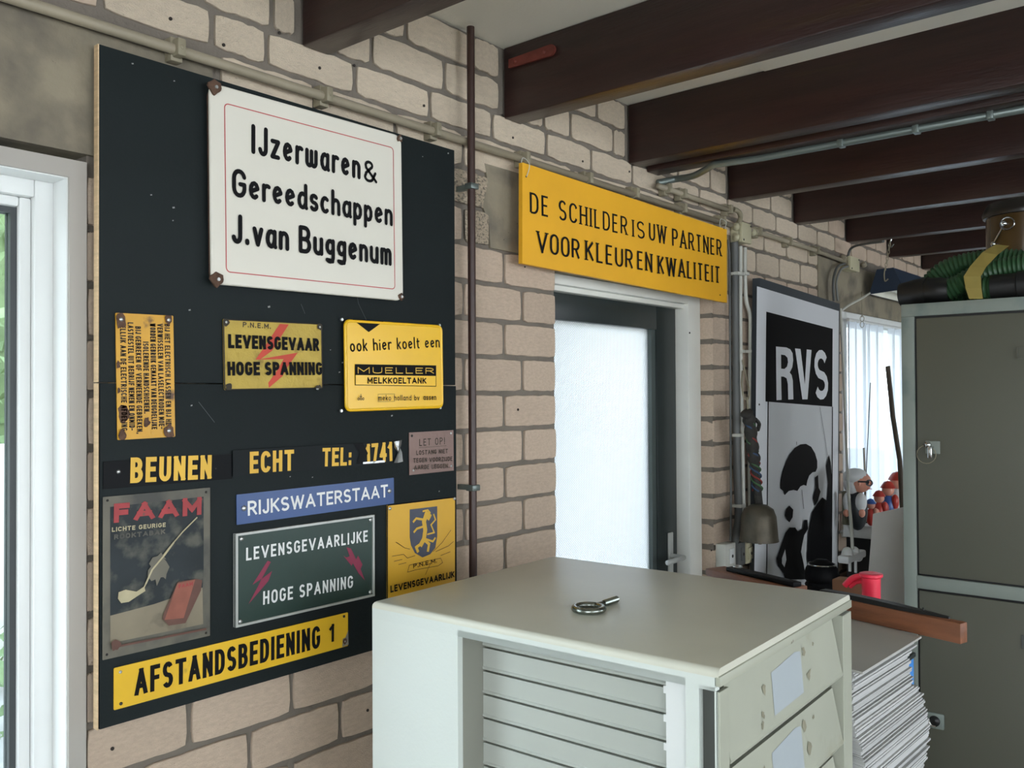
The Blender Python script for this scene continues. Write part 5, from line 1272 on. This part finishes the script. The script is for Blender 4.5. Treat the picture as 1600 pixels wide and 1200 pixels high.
B('shelf_leg', (xw-3.95, .04, 0), (xw-3.95+.05, .22, sz-.055), blackP, e_); B('shelf_leg', (1.1, .04, 0), (1.15, .22, sz-.055), blackP, e_)
B('dark_front', (xw-3.95+.05, .2, 0), (1.1, .22, sz-.14), blackP, e_)
# old man figurine
pf = PY(1340, 827, YF)
def man(name, label, pf, H, hair, skin, body, shirt):
    e_ = empty(name, (pf.x, pf.y, sz), label, 'figurine', 'figurines on the shelf under the far window')
    e_.rotation_euler = (0, 0, math.radians(-68))
    bm = new(); ell(bm, (0, 0, H*.33), (H*.16, H*.14, H*.33)); ob('body', bm, body, e_, smooth=True)
    bm = new(); ell(bm, (H*.05, -H*.12, H*.47), (H*.09, H*.08, H*.15)); ell(bm, (-H*.15, -H*.02, H*.45), (H*.07, H*.08, H*.16)); ob('sleeves', bm, shirt, e_, smooth=True)
    bm = new(); ell(bm, (H*.06, -H*.15, H*.3), (H*.05, H*.05, H*.07)); ell(bm, (-H*.17, -H*.06, H*.28), (H*.05, H*.05, H*.06)); ob('hands', bm, skin, e_, smooth=True)
    bm = new(); ell(bm, (H*.04, -H*.02, H*.78), (H*.18, H*.17, H*.17)); ell(bm, (H*.2, -H*.08, H*.77), (H*.035, H*.035, H*.035), 8)
    for sgn in (-1, 1): ell(bm, (H*.02, sgn*H*.17-H*.02, H*.77), (H*.025, H*.02, H*.04), 8)
    hd = ob('head', bm, skin, e_, smooth=True)
    bm = new(); ell(bm, (-H*.02, 0, H*.85), (H*.2, H*.19, H*.15)); ell(bm, (-H*.08, 0, H*.74), (H*.13, H*.165, H*.16)); ob('hair', bm, hair, hd, smooth=True)
    bm = new(); tube(bm, [(H*.0, -H*.2, H*.8), (H*.17, -H*.18, H*.8)], H*.014, 6); tube(bm, [(H*.17+H*.045*math.cos(t*PI/5), -H*.17, H*.78+H*.045*math.sin(t*PI/5)) for t in range(10)], H*.012, 5, closed=True); ell(bm, (H*.15, -H*.155, H*.78), (H*.018, H*.018, H*.022), 8); ob('glasses', bm, vestM, hd)
    bm = new(); box(bm, (H*.14, -H*.16, H*.68), (H*.21, -H*.12, H*.69)); ob('mouth', bm, figR, hd)
    return e_
man('figurine', 'white-haired old man figurine with glasses and a dark waistcoat', pf, .255, hairM, skinM, vestM, hairM)
def clown(label, px, py, H, c1, c2, c3):
    p = PY(px, py, YF-.0); e_ = empty('figurine', (p.x, p.y, sz), label, 'figurine', 'figurines on the shelf under the far window')
    bm = new(); ell(bm, (0, 0, H*.35), (H*.22, H*.18, H*.35)); ob('body', bm, c1, e_, smooth=True)
    bm = new(); ell(bm, (.0, -H*.18, H*.5), (H*.12, H*.1, H*.2)); ell(bm, (H*.18, -.02, H*.45), (H*.1, H*.1, H*.2)); ob('arms', bm, c2, e_, smooth=True)
    bm = new(); ell(bm, (0, 0, H*.8), (H*.17, H*.16, H*.17)); hd = ob('head', bm, skinM, e_, smooth=True)
    bm = new(); lathe(bm, [(H*.2, H*.86), (H*.17, H*.92), (H*.1, H*1.02), (0, H*1.06)], 14); ob('cap', bm, c3, hd, smooth=True)
clown('small figurine in red with a blue cap next to the old man', 1361, 825, .11, figR, skinM, figB)
clown('red figurine with red cap in the middle of the figurine row', 1374, 825, .135, figR, figR, figR)
clown('blue figurine with a red cap near the grey panel', 1388, 815, .165, figB, figR, figR)
clown('pale pink figurine in a red hood, nearest the locker', 1402, 815, .195, hairM, skinM, figR)
# stick and antenna
e_ = empty('wooden_stick', PX(1412, 860, 3.6), 'dark wooden stick leaning between curtain and locker', 'stick')
b0 = PX(1416, 1000, 3.6); e_.location = (3.6, b0.y, .0)
T_('shaft', [p-e_.location for p in (PX(1387, 572, 3.6), PX(1395, 650, 3.6), PX(1406, 720, 3.6), PX(1412, 840, 3.6), Vector((3.6, b0.y-.1, .002)))], .0095, mat('weathered_stick', (96, 84, 72), .7), e_, 8)
p0_ = PY(1360, 598, YF+.06); p1_ = PY(1350, 826, YF+.06)
e_ = empty('antenna', (p1_.x, p1_.y, sz), 'thin grey antenna wire upright before the curtain', 'antenna')
T_('rod', [(0, 0, 0), p0_-Vector((p1_.x, p1_.y, sz))], .0022, cabD, e_, 6); B('antenna_foot', (-.02, -.02, 0), (.02, .02, .01), blackP, e_)
e_ = empty('olive_box', (PY(1315, 780, YF+.11).x, YF+.06, sz), 'olive box standing behind the old man figurine', 'box')
B('box_body', (0, .0, 0), (.03, .05, PY(1320, 772, YF+.06).z-sz), mat('olive_card', (110, 108, 90), .7), e_, .003)

# ================================================================== locker
XLk = 2.95
yl = PX(1409, 600, XLk).y; ztl = PX(1408, 476, XLk).z
lk = empty('locker', (XLk, yl, 0), 'tall two-door olive grey steel locker carrying the green hoses', 'locker')
WL = .66
zt = ztl
B('body', (.012, -WL, .0), (.5, 0, zt-.001), lockG, lk, .002)
sw = yl-PX(1430, 700, XLk).y
mid0, mid1 = PX(1500, 930, XLk).z, PX(1500, 912, XLk).z
zu1 = PX(1500, 478+1, XLk).z; md = (PX(1432, 905, XLk).z+PX(1432, 919, XLk).z)/2
dtop = PX(1432, 494, XLk).z; dmid_t = PX(1432, 899, XLk).z; dmid_b = PX(1432, 919, XLk).z
for nm, lo, hi in (('frame_rail', (0, -WL, dtop), (.03, 0, zt)), ('frame_stile', (0, -sw, 0), (.03, 0, dtop)), ('frame_stile', (0, -WL, 0), (.03, -WL+sw, dtop)), ('frame_rail', (0, -WL+sw, dmid_b), (.03, -sw, dmid_t)), ('frame_rail', (0, -WL+sw, 0), (.03, -sw, .10))): B(nm, lo, hi, lockF, lk, .002)
g = .006
B('door_gap_shade', (.0105, -WL+sw, .10), (.0118, -sw, dtop), blackP, lk)  # black backing sheet paints the shade in the gaps round the doors
du = B('door', (.003, -WL+sw+g, dmid_t+g), (.0102, -sw-g, dtop-g*1.2), lockG, lk, .002)
dl = B('door', (.003, -WL+sw+g, .10+g), (.0102, -sw-g, dmid_b-g*1.2), lockG, lk, .002)
p = PX(1457, 700, XLk)-lk.location
bm = new(); box(bm, (-.004, p.y-.022, p.z-.018), (.003, p.y+.020, p.z+.022), .002); ob('lock_plate', bm, lockF, du)
bm = new(); box(bm, (-.03, p.y-.006, p.z-.03), (-.004, p.y+.008, p.z+.006), .003); tube(bm, [(-.004, p.y+.012, p.z+.01), (-.016, p.y+.012, p.z+.01)], .010, 12); ob('lock_lever', bm, chromeM, du, auto=40)
T_('ring', [(-.012, p.y+.015+.028*math.cos(t), p.z-.02+.028*math.sin(t)) for t in [k*PI/8 for k in range(17)]], .0012, clipM, du, 6)
p = PX(1592, 551, XLk)-lk.location
bm = new()
for lo, hi in (((-.002, p.y-.06, p.z+.015), (.003, p.y+.005, p.z+.018)), ((-.002, p.y-.06, p.z-.018), (.003, p.y+.005, p.z-.015)), ((-.002, p.y+.003, p.z-.018), (.003, p.y+.006, p.z+.018))): box(bm, lo, hi)
ob('label_holder', bm, lockG, du)
p = PX(1461, 1126, XLk)-lk.location
bm = new(); box(bm, (-.004, p.y-.027, p.z-.024), (.003, p.y+.027, p.z+.024), .005); ob('lock_plate', bm, lockF, dl, auto=30)
bm = new(); tube(bm, [(-.004, p.y, p.z), (-.010, p.y, p.z)], .016, 16); ob('keyhole', bm, blackP, dl, auto=40)
bm = new(); tube(bm, [(-.010, p.y+.015*math.cos(t), p.z+.015*math.sin(t)) for t in [-PI*.6+k*PI/10 for k in range(8)]], .003, 6); ob('key_ring', bm, chromeM, dl)
p = PX(1596, 1003, XLk)-lk.location; B('pull_slot', (-.001, p.y-.01, p.z-.02), (.003, p.y, p.z+.02), darkGap, dl)

# hoses on the locker
ZT = ztl
def hose(name, label, pts, r, m=hoseM, pit=.0125, group=None, ends=None):
    P = smoothpath(pts, 12)
    # resample
    out = [P[0]]; acc = 0
    for a_, b_ in zip(P, P[1:]):
        L_ = (b_-a_).length; t = pit/2-acc
        while t < L_: out.append(a_.lerp(b_, t/L_)); t += pit/2
        acc = (L_-(t-pit/2))
    return out
hz_ = empty('hose_bundle', (XLk+.05, yl-.3, ZT+.002), 'green corrugated vacuum hose coiled and taped on top of the locker', 'hose')
hb = hz_.location; rh = .036
def addhose(pts):
    P = hose('', '', pts, rh); bm = new(); tube(bm, [p-hb for p in P], [rh if i % 2 else rh*.84 for i in range(len(P))], 18); bmesh.ops.recalc_face_normals(bm, faces=bm.faces); return ob('hose_coil', bm, hoseM, hz_, auto=25)
Q = lambda px, py, X: PX(px, py, X)
def QZ(px, X, z): 
    p = PX(px, 450, X); return Vector((X, p.y, z))
addhose([QZ(1452, 3.10, ZT+.07), QZ(1475, 3.09, ZT+.11), QZ(1510, 3.09, ZT+.13), QZ(1560, 3.1, ZT+.134), QZ(1640, 3.1, ZT+.112), QZ(1690, 3.1, ZT+.10)])
addhose([QZ(1478, 3.03, ZT+.042), QZ(1500, 3.03, ZT+.058), QZ(1520, 3.03, ZT+.075), QZ(1555, 3.02, ZT+.090), QZ(1600, 3.02, ZT+.098), QZ(1680, 3.02, ZT+.1)])
addhose([QZ(1480, 3.105, ZT+.037), QZ(1520, 3.105, ZT+.037), QZ(1600, 3.105, ZT+.037), QZ(1690, 3.105, ZT+.037)])
addhose([QZ(1515, 2.99, ZT+.036), QZ(1535, 2.99, ZT+.036), QZ(1556, 2.99, ZT+.036)])
def cuff(pts, rads, label=None):
    o = T_('cuff', [Vector(p)-hb for p in pts], rads, blackP, hz_, 20)
cuff([QZ(1407, 3.04, ZT+.040), QZ(1432, 3.04, ZT+.042), QZ(1433, 3.04, ZT+.042), QZ(1452, 3.035, ZT+.044)], [.037, .046, .046, .047])
cuff([QZ(1446, 3.03, ZT+.044), QZ(1450, 3.03, ZT+.044), QZ(1470, 3.03, ZT+.042), QZ(1484, 3.03, ZT+.043)], [.038, .044, .044, .038])
cuff([QZ(1550, 2.985, ZT+.037), QZ(1590, 2.985, ZT+.038), QZ(1592, 2.985, ZT+.038), QZ(1640, 2.985, ZT+.04)], [.038, .037, .042, .042])
bm = new(); V = []
tp = [(1560, 386, 3.03), (1541, 398, 2.975), (1522, 417, 2.95), (1513, 432, 2.942), (1515, 450, 2.938), (1519, 467, 2.946)]
for i, (x, y, X_) in enumerate(tp):
    w_ = (22, 24, 26, 27, 25, 22)[i]
    a_ = PX(x-w_/2+6, y-(4 if i < 2 else 0), X_)-hb; b_ = PX(x+w_/2+6, y+(0 if i else -2), X_)-hb
    V.append([bm.verts.new(a_), bm.verts.new(b_)])
for a_, b_ in zip(V, V[1:]): bm.faces.new((a_[0], a_[1], b_[1], b_[0]))
bmesh.ops.solidify(bm, geom=bm.faces[:], thickness=.002); ob('tape', bm, tapeM, hz_, smooth=False)
# drum
XD = 3.34
cD = PX(1598, 360, XD); rD = abs(PX(1539, 360, XD).y-cD.y)
e_ = empty('vacuum_drum', (XD+.02, cD.y, ZT), 'brown enamelled drum with dark lid and wire latch behind the hoses', 'drum')
zl = PX(1540, 345, XD).z-ZT; zh = PX(1560, 322, XD).z-ZT
bm = new(); lathe(bm, [(0, 0), (rD*.98, 0), (rD, .01), (rD, zl), (0, zl)], 40); ob('drum_body', bm, drumM, e_, auto=40)
bm = new(); lathe(bm, [(0, zl+.001), (rD*1.07, zl+.001), (rD*1.1, zl+.012), (rD*1.06, zl+.026), (rD*.95, zh+.003), (rD*.6, zh+.012), (0, zh+.014)], 40); ob('drum_lid', bm, drumL, e_, auto=40)
a_ = PX(1540, 381, XD-rD)-e_.location; b_ = PX(1569, 349, XD-rD)-e_.location
def onD(px, py):
    p = PX(px, py, XD-rD*.85)-e_.location; v = Vector((p.x, p.y, 0)); v = v.normalized()*(rD+.006); return Vector((v.x, v.y, p.z))
T_('latch_rod', [onD(1541, 381), onD(1569, 349)], .0035, chromeM, e_, 8)
bm = new(); ell(bm, onD(1541, 381), (.009, .009, .009), 12); ell(bm, onD(1568, 349), (.010, .010, .010), 12); ob('latch_knuckle', bm, chromeM, e_, smooth=True)
cc = onD(1574, 349)
T_('latch_ring', [cc+Vector((-.004, .020*math.cos(t), .020*math.sin(t))) for t in [k*PI/8 for k in range(17)]], .0025, chromeM, e_, 6)
B('badge', (-rD-.006, -.03, zl*.35), (-rD+.004, .03, zl*.5), chromeM, e_, .002)
